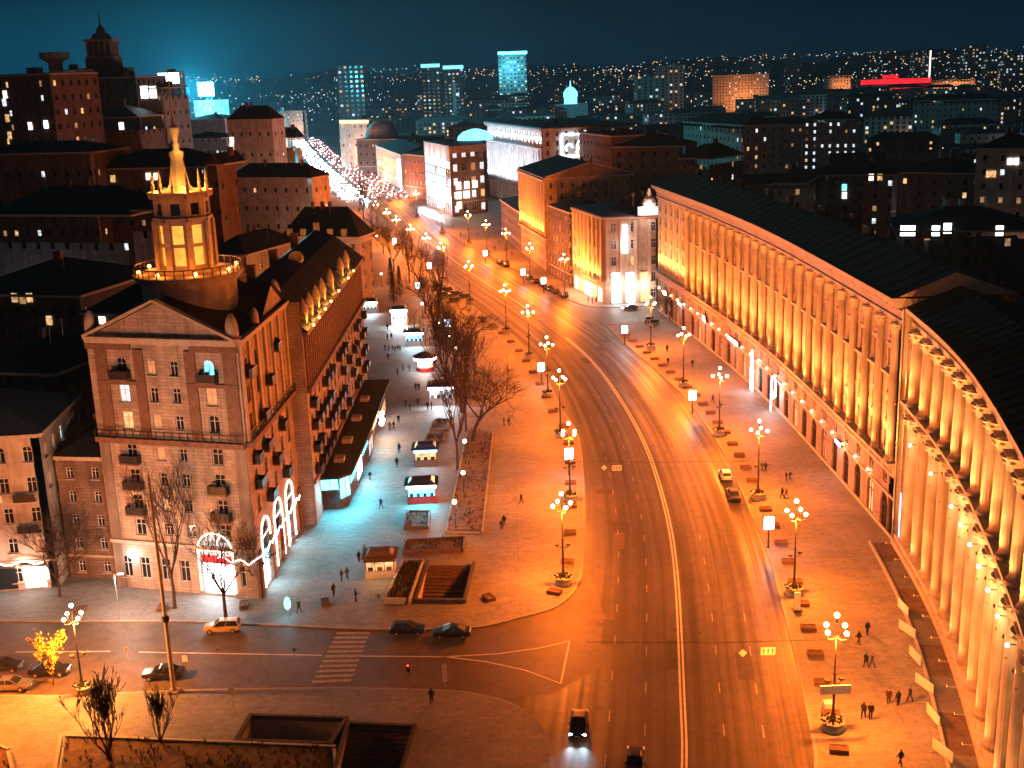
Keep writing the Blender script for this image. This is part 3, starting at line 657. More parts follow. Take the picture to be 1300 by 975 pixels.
def column(path, u, z0, z1, r, d, par, cap=True, n=14, mat='crescent_stone'):
    c = MB(); x, y, _ = path.P(u, 0, d); h = z1-z0
    c.lathe([(r*1.28, 0), (r*1.28, .4), (r*1.12, .55), (r*1.0, .8), (r, h*.35), (r*.88, h-1.7), (r*.86, h-1.55)], mat, (x, y, z0), n)
    if cap: 
        c.lathe([(r*.9, 0), (r*.98, .5), (r*1.05, .55), (r*1.25, 1.1), (r*1.45, 1.35)], 'trim', (x, y, z1-1.6), n)
        p, t, nn = path.at(u); c.box((x, y, z1-.27), (r*2.2, r*2.2, .25), 'trim', math.atan2(t.y, t.x))
        for k in range(8): an = k*math.pi/4; c.ball((x+r*1.1*math.cos(an), y+r*1.1*math.sin(an), z1-.75), r*.28, 'trim', 6)
    o = c.build('column', par, smooth=False); return o
for u in colu: column(C1, u, 11.45, 30.9, .58, .6, cw)
rf = MB(); inner = [C1.P(u, 0, -15)[:2] for u in C1.u]; ridge = [C1.P(u, 0, -6.5)[:2] for u in C1.u]; ev = C1.off(1.85); pp = C1.off(.9)
for i in range(len(ev)-1):
    rf.face([(*ev[i], 34.42), (*ev[i+1], 34.42), (*pp[i+1], 34.6), (*pp[i], 34.6)], 'roof_metal')
    rf.face([(*pp[i], 34.6), (*pp[i+1], 34.6), (*ridge[i+1], 37.6), (*ridge[i], 37.6)], 'roof_metal'); rf.face([(*ridge[i], 37.6), (*ridge[i+1], 37.6), (*inner[i+1], 34.5), (*inner[i], 34.5)], 'roof_metal')
    rf.face([(*inner[i], 0), (*inner[i+1], 0), (*inner[i+1], 34.5), (*inner[i], 34.5)], 'dark_brick')
    rf.bar((*pp[i], 34.65), (*ridge[i], 37.65), .1, 'roof_metal', .12)
for s in (0, -1): rf.face([(*pp[s], 34.6), (*ridge[s], 37.6), (*inner[s], 34.5)], 'trim')
rfo = rf.build('roof', cw)
for u in range(12, 165, 17):
    x, y, _ = C1.P(u+random.uniform(-3, 3), 0, -random.uniform(7, 10)); c = MB(); c.box((x, y, 36.2), (1.1, 1.6, 2.6), 'brown_stone', random.random()); c.box((x, y, 38.8), (1.3, 1.8, .2), 'trim_brown'); c.build('chimney', rfo)
# floodlights along the ledge
fl = MB(); fl.box((0, 0, 0), (.5, .35, .4), 'trim_brown'); fl.box((0, .19, .05), (.42, .06, .3), 'panel_orange'); FLM = fl.mesh('floodlight')
def flood(path, u, z, d, power, col, par, tilt, cone=R(115)):
    p, t, n = path.at(u); o = bpy.data.objects.new('floodlight', FLM); COL.objects.link(o); o.parent = par
    a = MB(); a.bar(path.P(u, z+.05, .2), path.P(u, z+.05, d), .05, 'trim'); a.build('floodlight_arm', par)
    x, y, zz = path.P(u, z, d); o.location = Vector((x, y, zz))-parent_off(par); o.scale = (.55,)*3; o.rotation_euler = (0, 0, math.atan2(n.x, -n.y))
    cspot(path, u, z, d, power, col, par, tilt, cone)
def cspot(path, u, z, d, power, col, par, tilt, cone):
    p, t, n = path.at(u); x, y, zz = path.P(u, z, d)
    light('SPOT', par, (x+n.x*.05, y+n.y*.05, z+.55), power*4.5, col, .12, cone, rot=Vector((-n.x*tilt, -n.y*tilt, 1)), world=True)
for i, u in enumerate(colu): flood(C1, u, 11.5, 3.0, random.uniform(350, 700), (1, .28, .055), cw, .35, R(135)); cspot(C1, u+3.1, 11.7, 3.2, random.uniform(1200, 2300), (1, .3, .065), cw, .2, R(95))
for i, u in enumerate(plainu): flood(C1, u, 11.5, 2.9, 1500, (1, .4, .12), cw, .35)
# decorations in lights on the arcade
def lightfig(u, pts, closed=False, mat='neon_white', name='light_figure', lab=None):
    g = MB(); g.tube([C1.P(u+x, z, 1.5) for x, z in pts], .16, mat, 5); return g
o = MB()
for s in (-1, 1): o.merge(lightfig(88, [(s*.4, .4), (s*1.1, 2.2), (s*.5, 3.2), (s*1.0, 4.6), (s*.4, 5.6), (s*.55, 6.6), (0, 9)]), Matrix())
for z, r in ((2.2, 1.0), (4.6, .9), (6.2, .5)): o.merge(lightfig(88, [(-r, z), (r, z)]), Matrix()); o.merge(lightfig(88, [(-r*.5, z-.4), (r*.5, z+.5), (-r*.5, z+.5), (r*.5, z-.4)]), Matrix())
tag(o.build('light_figure'), 'white tree-shaped figure of light tubes beside the crescent arcade', 'light decoration')
o = MB(); o.merge(lightfig(104, [(-1.5, .3), (-1.5, 5.6), (-1.1, 7), (0, 7.6), (1.1, 7), (1.5, 5.6), (1.5, 4.2)]), Matrix()); o.merge(lightfig(104, [(-1.5, 4), (0, 3.2), (1.6, 4.1)]), Matrix()); o.merge(lightfig(104, [(-1.4, 4.6), (.2, 4.1)]), Matrix())
tag(o.build('light_figure'), 'white arch-shaped figure of light tubes standing before the crescent arcade', 'light decoration')
for u, pw_ in ((88, 700), (104, 700)): light('POINT', cw, C1.P(u, 4, 2.3), pw_, (.9, .92, 1), .5, world=True)
def shopsign(u, z, w_, h_, mat, lab, pw_=0):
    s = MB(); wbox(s, C1, u, z, w_, h_, .3, 'black', .32); T = C1.T(u, z, .64); q = MB(); q.face([(-w_/2+.08, 0, .08), (w_/2-.08, 0, .08), (w_/2-.08, 0, h_-.08), (-w_/2+.08, 0, h_-.08)], mat); s.merge(q, T)
    s.build('shop_sign', cw)
    if pw_: light('POINT', cw, C1.P(u, z, 1.5), pw_, (.95, .95, 1), .3, world=True)
shopsign(70, 6.4, 8, .9, 'board_white', '', 350); shopsign(46, 6.2, 3, 1.6, 'lit_cool', '', 200); shopsign(142, 5.9, 3.2, .8, 'board_white', '', 250); shopsign(24, 5.9, 4, .9, 'board_white', '', 300); shopsign(9, 6, 4, 1, 'globe', '', 300)
# wall lamps of the arcade
for i in range(1, 27):
    u = L-4.7-bay*i
    if u < 1: break
    p = MB(); x = C1.P(u, 6.9, .5); p.ball(x, .2, 'globe', 8); p.bar(C1.P(u, 7.0, 0), C1.P(u, 7.1, .5), .08, 'iron'); p.build('wall_lamp', cw)
    if i % 3 == 0: light('POINT', cw, C1.P(u, 6.9, .9), 260, SODIUM, .2, world=True)
dp = MB(); dp.tube([(52.0, 152.7, .1), (52.0, 152.7, 33)], .14, 'steel', 6); dp.tube([(52.5, 151.9, .1), (52.5, 151.9, 33)], .12, 'steel', 6); dp.build('drainpipe', cw)

# ------------------------------------------------------------------ crescent, near wing
C2 = Path(smooth_path([(53.6, 152.2), (52.1, 137), (49.9, 122), (46.8, 107), (43.2, 92), (39.4, 78), (35.5, 64)], 36))
nw = thing('colonnade_wing', 'brightly lit near block of two tiers of giant smooth columns', 'building', (46, 110, 0))
L = C2.L; cu = [3.2+5.6*i for i in range(17)]; WI = []; win = []
for a, b in zip(cu, cu[1:]):
    u = (a+b)/2
    for z in (2.2, 6.2, 10.2, 14.2): win.append((u-.95, u+.95, z, z+2.6, False, None))
    for z in (21.6, 25.2, 28.4): win.append((u-.9, u+.9, z, z+2.1, False, None))
mb = MB(); facade(mb, C2, 0, 33, win, 'crescent_stone', .4, d=-2.4); mb.build('wall', nw)
add_windows(nw, [(C2, q) for q in win], 'frame_white', 'trim', 2.8, 100, hy)
tr = MB()
x_ = MB(); [band(x_, C2, z, h, o, 'trim', inn=-2.4) for z, h, o in ((19.2, .5, .7), (19.7, .55, 1.0), (20.25, .4, 1.6))]; x_.build('ledge', nw)
for z, h, o in ((30.8, .6, .6), (31.4, .9, .4), (32.3, .4, 1.0), (32.7, .5, 1.5)): band(tr, C2, z, h, o, 'trim', inn=-2.4)
x_ = MB(); band(x_, C2, .0, 1.5, 1.5, 'trim', inn=-2.4); band(x_, C2, 0, .9, 1.9, 'trim', inn=1.5); x_.build('plinth', nw)
tr.build('cornice', nw)
for i, u in enumerate(cu):
    column(C2, u, 1.5, 19.2, 1.1, .25, nw, True, 20); column(C2, u, 20.65, 30.8, 1.08, .25, nw, True, 20)
    b = MB(); wbox(b, C2, u, 13.8, 1.2, .14, .6, 'trim_brown', .6); b.build('lamp_bracket', nw)
rf = MB(); pp = C2.off(1.45); ridge = C2.off(-5.5); inner = C2.off(-13)
for i in range(len(pp)-1):
    rf.face([(*pp[i], 33.22), (*pp[i+1], 33.22), (*ridge[i+1], 36), (*ridge[i], 36)], 'roof_metal'); rf.face([(*ridge[i], 36), (*ridge[i+1], 36), (*inner[i+1], 33.3), (*inner[i], 33.3)], 'roof_metal')
    rf.face([(*inner[i], 0), (*inner[i+1], 0), (*inner[i+1], 33.3), (*inner[i], 33.3)], 'dark_brick')
    rf.bar((*pp[i], 33.3), (*ridge[i], 36.06), .1, 'roof_metal', .12)
rf.face([(*pp[0], 33.2), (*ridge[0], 36), (*inner[0], 33.3)], 'trim'); rf.face([(*C2.P(0, 0, -2.4)[:2], 0), (*inner[0], 0), (*inner[0], 33.3), (*C2.P(0, 0, -2.4)[:2], 33.3)], 'crescent_stone'); rf.build('roof', nw)
for i, (a, b) in enumerate(zip(cu, cu[1:])):
    u = (a+b)/2; flood(C2, a, 20.9, 3.2, random.uniform(450, 850), (1, .33, .08), nw, .35, R(130)); cspot(C2, a+1, 21, 3.2, random.uniform(900, 1600), (1, .31, .07), nw, .2, R(60))
    if i % 2 == 0 or i in (5, 7, 9):
        hot = 2.2 if i in (5, 7, 8, 9) else 1
        p = MB(); p.ball(C2.P(u, 16.2, 1.5), .19, 'globe', 8); p.bar(C2.P(u, 16.2, -2.4), C2.P(u, 16.3, 1.5), .08, 'iron'); p.build('wall_lamp', nw)
        light('POINT', nw, C2.P(u, 15.9, 2.1), 560*hot, (1, .42, .14), .25, world=True)
    flood(C2, a, 1.3, 3.4, random.uniform(200, 500), (1, .33, .08), nw, .3, R(130)); cspot(C2, a+1, 1.5, 3.4, random.uniform(500, 1300), (1, .3, .065), nw, .16, R(50))
bn = MB(); T = C2.T(1.5, 1, 1.2); q = MB(); q.box((0, 0, 0), (.3, .08, 7), 'led_blue'); bn.merge(q, T); bn.build('banner', nw)

# ------------------------------------------------------------------ generic house
def house(name, label, fp, H, wall, floors, bayw, roof='hip', rh=4, roofm='roof_metal', lit_p=(.05, .02, .05), parts=0, cat='building', z0=0, group=None, win=(1.2, 1.7), base=None, edges=None, chim=2, frame='frame_white', head=.8, cornice=True, arch_top=False, sill='trim'):
    n = len(fp); cx, cy = sum(p[0] for p in fp)/n, sum(p[1] for p in fp)/n
    t = thing(name, label, cat, (cx, cy, z0), group=group); wl = MB(); items = []
    def pk():
        q = random.random(); return 'lit_warm' if q < lit_p[0] else 'lit_cool' if q < lit_p[0]+lit_p[1] else 'lit_dim' if q < sum(lit_p) else 'glass_dark'
    cr = MB(); fh = (H-head)/floors
    for i in range(n):
        a, b = Vector(fp[i]), Vector(fp[(i+1) % n]); p = Path([a, b]); mid = (a+b)/2; nn = Vector(((b-a).y, -(b-a).x)); see = nn.dot(Vector((0, 0))-mid) > 0
        ws = []
        if see and (edges is None or i in edges):
            k = max(1, int((p.L-1)/bayw))
            for j in range(k):
                u = p.L*(j+.5)/k
                for f in range(floors):
                    z = z0+f*fh+fh*.28; hh = min(win[1], fh*.62)
                    ws.append((u-win[0]/2, u+win[0]/2, z, z+hh, arch_top and f == floors-1, None if parts else pk()))
        facade(wl, p, z0, z0+H, ws, wall, .25, (lambda q: q[5]) if not parts else None)
        if parts: items += [(p, q) for q in ws]
        if cornice and see: band(cr, p, z0+H-.5, .5, .45, 'trim', -.4, p.L+.4); band(cr, p, z0+fh-.15, .3, .2, 'trim')
    w_ = wl.build('wall', t)
    if cr.f: cr.build('cornice', t)
    if parts: add_windows(t, items, frame, sill, .25, parts, pk)
    rf = MB(); T_ = z0+H+.02; e = [(p[0]+(p[0]-cx)*.03, p[1]+(p[1]-cy)*.03) for p in fp]
    if roof == 'flat' or n != 4:
        rf.prism(e, T_, T_+.3, roofm)
        if roof == 'flat':
            for k in range(3): 
                q = random.uniform(.2, .8), random.uniform(.2, .8); x = cx+(e[1][0]-e[0][0])*(q[0]-.5)*.7; y = cy+(e[2][1]-e[1][1])*(q[1]-.5)*.6; rf.box((x, y, T_+.31), (random.uniform(1.5, 4), random.uniform(1.5, 4), random.uniform(1, 2.6)), random.choice(['roof_grey', 'concrete', 'roof_metal']))
        else:
            for i in range(n): rf.face([(*e[i], T_+.31), (*e[(i+1) % n], T_+.31), (cx, cy, T_+rh)], roofm)
    else:
        l1 = math.hypot(e[1][0]-e[0][0], e[1][1]-e[0][1]); l2 = math.hypot(e[2][0]-e[1][0], e[2][1]-e[1][1])
        if l1 < l2: e = e[1:]+e[:1]; l1, l2 = l2, l1
        m0 = ((e[0][0]+e[3][0])/2, (e[0][1]+e[3][1])/2); m1 = ((e[1][0]+e[2][0])/2, (e[1][1]+e[2][1])/2)
        k = 0 if roof == 'gable' else min(.45, l2*.5/l1); lerp = lambda a, b, q: (a[0]+(b[0]-a[0])*q, a[1]+(b[1]-a[1])*q)
        r0, r1 = lerp(m0, m1, k), lerp(m0, m1, 1-k); E = [(*p, T_) for p in e]; r0 = (*r0, T_+rh); r1 = (*r1, T_+rh)
        rf.face([E[0], E[1], r1, r0], roofm); rf.face([E[2], E[3], r0, r1], roofm)
        rf.face([E[1], E[2], r1], roofm if k else wall); rf.face([E[3], E[0], r0], roofm if k else wall)
        for i in range(chim):
            q = lerp(r0[:2], r1[:2], random.random()); rf.box((q[0]+random.uniform(-1, 1), q[1]+random.uniform(-1, 1), T_+rh-1.2), (1, 1.4, 2.6), random.choice(['brown_stone', 'red_brick', 'trim_brown']))
    rfo = rf.build('roof', t)
    if cy < 620 and roof != 'flat':
        for i in range(2):
            q = e[i].__class__ if 0 else (e[i][0]+(e[(i+2) % n][0]-e[i][0])*random.uniform(.3, .45), e[i][1]+(e[(i+2) % n][1]-e[i][1])*random.uniform(.3, .45)); a_ = MB(); a_.bar((q[0], q[1], T_), (q[0], q[1], T_+rh+2.6), .07, 'steel'); a_.bar((q[0]-.7, q[1], T_+rh+2.3), (q[0]+.7, q[1], T_+rh+2.3), .05, 'steel'); a_.bar((q[0]-.5, q[1], T_+rh+1.9), (q[0]+.5, q[1], T_+rh+1.9), .05, 'steel'); a_.build('aerial', rfo)
    return t
def rect(x0, y0, x1, y1, depth):
    """front edge (x0,y0)-(x1,y1) seen from the street, depth going back (to the left of the walk)"""
    dx, dy = x1-x0, y1-y0; l = math.hypot(dx, dy); nx, ny = -dy/l*depth, dx/l*depth
    return [(x0, y0), (x1, y1), (x1+nx, y1+ny), (x0+nx, y0+ny)]
def pblock(xl, Yl, xr, Yr, ytop, depth):
    a = pd(xl, ytop, Yl); b0 = pd(xr, ytop, Yr); return rect(a.x, a.y, b0.x, b0.y, depth), a.z

# ------------------------------------------------------------------ street-side houses beyond the crescent
# rounded corner house with lit arches
fpc = [(27.1, 331), (44, 332), (50, 352), (30, 366), (20.0, 359)]
ch_ = house('arched_corner_house', 'orange-lit stone corner house with arched upper windows and lit ground floor', fpc, 24.6, 'orange_stone', 5, 4.2, 'pyr', 3.2, 'roof_grey', (.04, .04, .1), 100, win=(1.5, 2.6), edges=(0, 4), arch_top=True)
pe_ = Path([(20.0, 359), (27.1, 331)]); pf_ = Path([(27.1, 331), (44, 332)])
t = MB()
for k in range(8): wbox(t, pe_, 1.5+3.7*k, 6.5, .9, 17.3, .45, 'trim')
for k in range(5): wbox(t, pf_, 1+4*k, 6.5, .9, 17.3, .45, 'trim')
t.build('pilaster', ch_)
t = MB(); t.box((40, 331.2, 25.0), (6.5, 2, 2.4), 'white_stone'); t.lathe([(2, 0), (2.1, 1), (1.6, 2.2), (.8, 3), (.3, 5)], 'white_stone', (40, 331.2, 27.4), 10); t.build('attic', ch_)
light('POINT', ch_, (39.5, 327.5, 27), 1500, (1, .93, .88), .3, world=True)
for k in range(3):
    u = 2+4.1*k; s = MB(); wbox(s, pf_, u+1.5, .4, 2.6, 8.5, .2, 'board_white' if k < 2 else 'lit_warm', .05); s.build('shopfront', ch_); light('POINT', ch_, pf_.P(u+1.5, 5, 2.4), 900, (1, .85, .75), .3, world=True)
s = MB(); wbox(s, pf_, 6, 14.5, 1.4, 8, .2, 'board_white', .5); s.build('banner', ch_); light('POINT', ch_, pf_.P(6, 17, 2.5), 500, (1, .9, .85), .3, world=True)
for k in range(6):
    u = 2.5+4.4*k; s = MB(); wbox(s, pe_, u+1, .4, 3.0, 3.8, .12, 'lit_bright' if k % 3 != 1 else 'lit_warm', .05); s.build('shopfront', ch_); light('POINT', ch_, pe_.P(u+1, 3, 2.2), 500, (1, .6, .38), .3, world=True)
for k in range(7): flood(pe_, 3+3.7*k, 6.5, 1.3, 1100, (1, .33, .06), ch_, .3)
# dark infill house
hd = house('infill_house', 'narrow unlit brown house between two orange-lit facades', rect(13.8, 385, 19.6, 361, 16), 23, 'dark_brick', 6, 3.2, 'hip', 2.5, 'roof_metal', (.04, .02, .05), 60)
# pedimented house
pedA, pedB = (5.2, 436), (13.2, 391)
ph = house('pediment_house', 'tall orange-floodlit house with a gabled end beside the avenue', rect(*pedA, *pedB, 30), 31, 'orange_stone', 8, 3.6, 'gable', 4, 'roof_metal', (.03, .01, .04), 100, win=(1.1, 1.9))
pp_ = Path([pedA, pedB])
t = MB()
for k in range(11): wbox(t, pp_, 1.2+4.3*k, 11.5, .9, 18, .5, 'trim')
band(t, pp_, 10.6, .7, .9, 'trim'); band(t, pp_, 29.6, .8, 1.0, 'trim')
pg_ = Path([pedB, rect(*pedA, *pedB, 30)[2]]); t.bar(pg_.P(-.5, 31.2, .3), pg_.P(15, 35.4, .3), .7, 'trim', .5); t.bar(pg_.P(30.5, 31.2, .3), pg_.P(15, 35.4, .3), .7, 'trim', .5); band(t, pg_, 30.4, .7, .5, 'trim')
t.build('pilaster', ph)
for k in range(11): flood(pp_, 3.2+4.3*k if k < 10 else 1.5, 11.32, 1.3, 1500, (1, .34, .06), ph, .3)
# dark gap, then the white-lit department store
house('brown_house', 'dark brown street house left of the orange pedimented house', rect(-2, 485, 5, 438, 16), 15, 'dark_brick', 4, 3.5, 'hip', 2, 'roof_metal', (.04, .02, .05), 50)
wsA, wsB = (-8.6, 652), (18.2, 556)
ws_ = house('department_store', 'huge white-floodlit pilastered store building behind the avenue', rect(*wsA, *wsB, 46), 39.2, 'white_stone', 9, 4.2, 'flat', 2, 'roof_metal', (.05, .06, .03), 100, win=(1.4, 2.4), edges=(0, 1))
pw1 = Path([wsA, wsB]); t = MB()
for k in range(24): wbox(t, pw1, .8+4.2*k, 9.5, 1.2, 19.5, .7, 'white_stone')
band(t, pw1, 8.6, .8, 1.2, 'white_stone'); band(t, pw1, 29.2, 1, 1.0, 'white_stone'); band(t, pw1, 37.6, 1.3, 1.3, 'white_stone'); t.build('pilaster', ws_)
for k in range(16): flood(pw1, 3+6.2*k, 9.45, 5.0, 1700, (.86, .88, 1), ws_, .35); cspot(pw1, 5+6.2*k if k < 15 else 4, 9.6, 5, 5200, (.86, .88, 1), ws_, .1, R(52)); flood(pw1, 3+6.2*k, 30.3, 2.5, 420, (.9, .9, 1), ws_, .3)
pw2 = Path([wsB, rect(*wsA, *wsB, 46)[2]]); s = MB()
for u0, u1, z0, z1 in ((9, 26, 15, 36),):
    for a, b_ in (((u0, z0), (u0, z1)), ((u0, z1), (u1, z1)), ((u1, z1), (u1, z0)), ((u0, z0), (u1, z0)), ((u0, 26), (u1, 26))): s.bar(pw2.P(*a, .6), pw2.P(*b_, .6), .45, 'neon_white')
    for q in range(7): c = random.uniform(u0+2, u1-2), random.uniform(z0+2, z1-2); s.tube([pw2.P(c[0]+1.8*math.cos(k), c[1]+1.8*math.sin(k), .6) for k in (0, 1, 2, 3, 4)], .22, 'neon_white', 4)
s.build('light_sign', ws_)
# glass-corner store
gA, gB, gC = (-39.8, 607), (-24.9, 556), (-8.6, 570)
gs = house('glass_store', 'pale store with blue glass front and square bright windows at the boulevard corner', [gA, gB, gC, (-18, 612), (-34, 616)], 32.5, 'brown_stone', 5, 4.6, 'flat', 2, 'roof_metal', (.1, .35, .1), 100, win=(2.6, 3.4), edges=(1,), chim=0)
g1, g2 = Path([gA, gB]), Path([gB, gC]); s = MB(); band(s, g1, 25.5, 7.2, .5, 'white_stone'); band(s, g2, 29.2, 3.4, .5, 'cream_stone'); s.build('attic', gs)
s = MB()
for k, z in enumerate((6, 10, 14, 18, 22)):
    for j in range(12):
        u = .8+4.35*j; wbox(s, g1, u+2, z, 3.9, 3.4, .15, random.choice(['led_blue', 'lit_cool', 'lit_cyan', 'glass_dark', 'led_blue']) if k > 1 else random.choice(['lit_cool', 'board_white', 'neon_white']), .05)
s.build('glass_front', gs); s = MB()
for j in range(13): wbox(s, g1, .6+4.35*j, 1, .35, 24, .45, 'steel')
s.build('mullion', gs)
for u, z in ((4, 8), (9, 8), (4, 12.5), (9, 12.5), (4, 3.4), (14, 12.5)): s = MB(); wbox(s, g2, u, z, 3, 3.4, .12, 'lit_bright', .05); s.build('shop_window', gs)
for k in range(6): light('POINT', gs, g1.P(4+9*k, 3.5, 4), 2500, (.92, .9, 1), .4, world=True)
for k in range(4): light('POINT', gs, g1.P(6+12*k, 26.5, 4), 1500, (1, .85, .8), .4, world=True)
light('POINT', gs, g2.P(8, 11, 5), 1600, (1, .7, .5), .4, world=True)
s = MB(); s.lathe([(9, 0), (8.4, 2), (6, 4), (2, 5.2), (.1, 5.4)], 'lit_cyan', (-14, 600, 32.9), 20); s.build('glass_dome', gs)
# low houses between the store and the far traffic
hA = house('ornate_house', 'low ornate yellow-orange house beside the far crossing', rect(-85, 800, -59, 690, 30), 21, 'orange_stone', 4, 5, 'hip', 4, 'roof_metal', (.2, .1, .2), 40)
p_ = Path([(-85, 800), (-59, 690)])
for k in range(8): light('POINT', hA, p_.P(7+14*k, 12, 5), 2600, (1, .4, .08), .4, world=True)
s = MB(); wbox(s, p_, 104, 2, 10, 16, .4, 'board_white', .1); s.build('banner', hA)
dm = house('domed_house', 'house with a large pale barrel dome behind the low ornate house', rect(-100, 820, -58, 800, 40), 24, 'dark_brick', 4, 5, 'flat', 1, 'roof_metal', (.03, .02, .04))
s = MB(); s.lathe([(11.5, 0), (11.2, 3), (10, 6), (7.5, 8.8), (4.2, 10.6), (.1, 11.2)], 'cream_stone', (-84, 832, 24.3), 28); s.build('dome', dm)
rh_ = house('red_corner_house', 'dark house with an orange-lit gable left of the glass store', rect(-56, 668, -40, 640, 26), 23, 'red_brick', 4, 4, 'hip', 3, 'roof_metal', (.05, .1, .1), 30)
light('POINT', rh_, (-53, 640, 12), 2600, (1, .4, .12), .4, world=True)

# ------------------------------------------------------------------ left houses
bh = house('beige_corner_house', 'pale house with balconies and lit shops at the left edge of the photo', rect(-86, 145, -61.6, 147.0, 19), 21.8, 'beige_render', 5, 3.3, 'hip', 4.2, 'roof_grey', (.05, .02, .06), 60, win=(1.25, 2.1), arch_top=True)
p_ = Path([(-86, 145), (-61.6, 147.0)])
for u, z in ((3, 12.8), (9.5, 8.5), (15.6, 12.8), (21.8, 12.8), (21.8, 8.5), (15.6, 8.5)):
    b = MB(); wbox(b, p_, u, z-.2, 2.8, .2, 1.1, 'trim'); wbox(b, p_, u, z, 2.8, 1, .06, 'iron', 1.0); b.build('balcony', bh)
for u, w_, m_ in ((13.5, 3, 'lit_cyan'), (17.5, 3.2, 'glass_dark'), (21.5, 2.8, 'lit_bright'), (8.5, 4, 'lit_bright'), (3, 3.4, 'lit_warm')):
    s = MB(); wbox(s, p_, u, .4, w_, 3.2, .1, m_, .04); wbox(s, p_, u, 3.65, w_+.4, .3, .8, 'frame_dark', .04); s.build('shopfront', bh)
s = MB(); wbox(s, p_, 17.5, 13.0, 3.2, .95, .1, 'white_paint', 1.12); s.build('sign_board', bh)
gl = MB(); gl.tube([p_.P(1+i, 4.3+.3*math.sin(i*1.7), .8) for i in range(23)], .1, 'garland', 5); gl.build('garland', bh)
for u in (4, 9, 20.5): light('POINT', bh, p_.P(u, 3.6, 2), 700, (1, .75, .6), .3, world=True)
light('POINT', bh, p_.P(13.5, 2.2, 1.6), 250, CYAN, .3, world=True)
house('link_house', 'low brown link house squeezed between the beige house and the tower house', rect(-61.3, 150.4, -54.1, 149.2, 14), 17.6, 'brown_stone', 5, 2.2, 'hip', 2.4, 'roof_metal', (.02, .01, .03), 40, win=(1.0, 1.6))
# mansarded orange house beyond the wing
a_, b_ = pd(358, 300, 345), pd(455, 295, 338)
mh = house('mansard_house', 'dark-roofed house with an orange-lit top storey and little gables', rect(a_.x, a_.y, b_.x, b_.y, 11), a_.z, 'orange_stone', 5, 3.4, 'hip', 8, 'roof_metal', (.04, .02, .06), 40, chim=3)
p_ = Path([(a_.x, a_.y), (b_.x, b_.y)])
for k in range(5): s = MB(); u = 2.5+4.3*k; wbox(s, p_, u, a_.z, 1.6, 2.2 if k != 2 else 4, .8, 'trim', -.6); s.build('dormer', mh)
for k in range(4): light('POINT', mh, p_.P(3+5.5*k, a_.z-6, 4), 900, (1, .36, .06), .3, world=True)
# ------------------------------------------------------------------ lamp posts
def lamp_proto():
    t = thing('lamp_post', 'x', 'street lamp')
    p = MB(); p.lathe([(.55, 0), (.55, .5), (.4, .6), (.32, 1.3), (.36, 1.4), (.2, 1.7), (.14, 2.2), (.11, 6), (.16, 6.1), (.16, 6.3), (.09, 6.4), (.075, 11.6), (.12, 11.7), (.03, 12.5)], 'iron', n=10); p.build('pole', t)
    b = MB(); b.lathe([(1.05, 0), (1.1, .2), (.95, .5), (1.15, .95), (1.2, 1.0), (1.0, 1.0)], 'concrete', n=12); b.build('planter', t)
    f = MB()
    for k in range(40):
        an, r = random.uniform(0, 6.28), random.uniform(.3, 1.15); q = (r*math.cos(an), r*math.sin(an), 1.0+random.uniform(0, .35)); f.ball(q, .14, 'plant_leaf', 4)
    tag(f.build('plants', t), kind='stuff')
    for k in range(4):
        an = k*math.pi/2+.4; c, s = math.cos(an), math.sin(an); r = 1.25
        a = MB(); a.tube([(0, 0, 10.3), (c*.6, s*.6, 10.1), (c*r, s*r, 10.4), (c*r, s*r, 10.75)], .05, 'iron', 5); a.build('arm', t)
        g = MB(); g.ball((c*r, s*r, 11.02), .25, 'globe', 10); g.build('globe', t)
    g = MB(); g.ball((0, 0, 12.5), .27, 'globe', 10); g.build('globe', t)
    # a pair of flower bowls half way up
    for s in (-1, 1):
        a = MB(); a.tube([(0, 0, 5.2), (s*.5, 0, 5.0), (s*.75, 0, 5.3)], .04, 'iron', 4); a.lathe([(.05, 0), (.3, .15), (.34, .35)], 'iron', (s*.75, 0, 5.3), 8); a.build('bowl', t)
    light('POINT', t, (0, 0, 9.5), 19000, SODIUM, .45)
    return t
LP0 = lamp_proto(); used = [False]
def place(proto, flag, loc, rz, label, group, scale=None):
    if not flag[0]:
        flag[0] = True; proto.location = loc; proto.rotation_euler = (0, 0, rz); proto['label'] = label
        if group: proto['group'] = group
        if scale: proto.scale = (scale,)*3
        return proto
    return copy_tree(proto, loc, rz, label, group, None, scale)
ORD = ['nearest', 'second', 'third', 'fourth', 'fifth', 'sixth', 'seventh', 'eighth', 'ninth', 'tenth', 'eleventh', 'twelfth', 'thirteenth', 'fourteenth', 'fifteenth', 'sixteenth', 'seventeenth']
def nth(i): return ORD[i] if i < len(ORD) else 'far'
left_heads = [(713, 640), (722, 549), (710, 480), (694, 437), (670, 396), (641, 369), (595, 338), (560, 314), (541, 302), (521, 291), (503, 279), (491, 270), (477, 260), (455, 240), (438, 222), (422, 206), (408, 192)]
for i, (x, y) in enumerate(left_heads):
    q = gp(x, y, 11.2); place(LP0, used, (q.x, q.y, .13), .3*i, f'five-globe iron lamp post on the left kerb of the avenue, {nth(i)} from the junction', 'lamp posts along the left kerb')
right_heads = [(1062, 798), (1011, 650), (964, 546), (914, 477), (868, 425), (826, 385)]
for i, (x, y) in enumerate(right_heads):
    q = gp(x, y, 11.2); o_ = place(LP0, used, (q.x, q.y, .13), .3*i+.2, f'five-globe iron lamp post before the crescent building, {nth(i)} from the bottom edge', 'lamp posts before the crescent')
def relight(o, e):
    for c in o.children:
        if c.type == 'LIGHT': c.data = c.data.copy(); c.data.energy = e
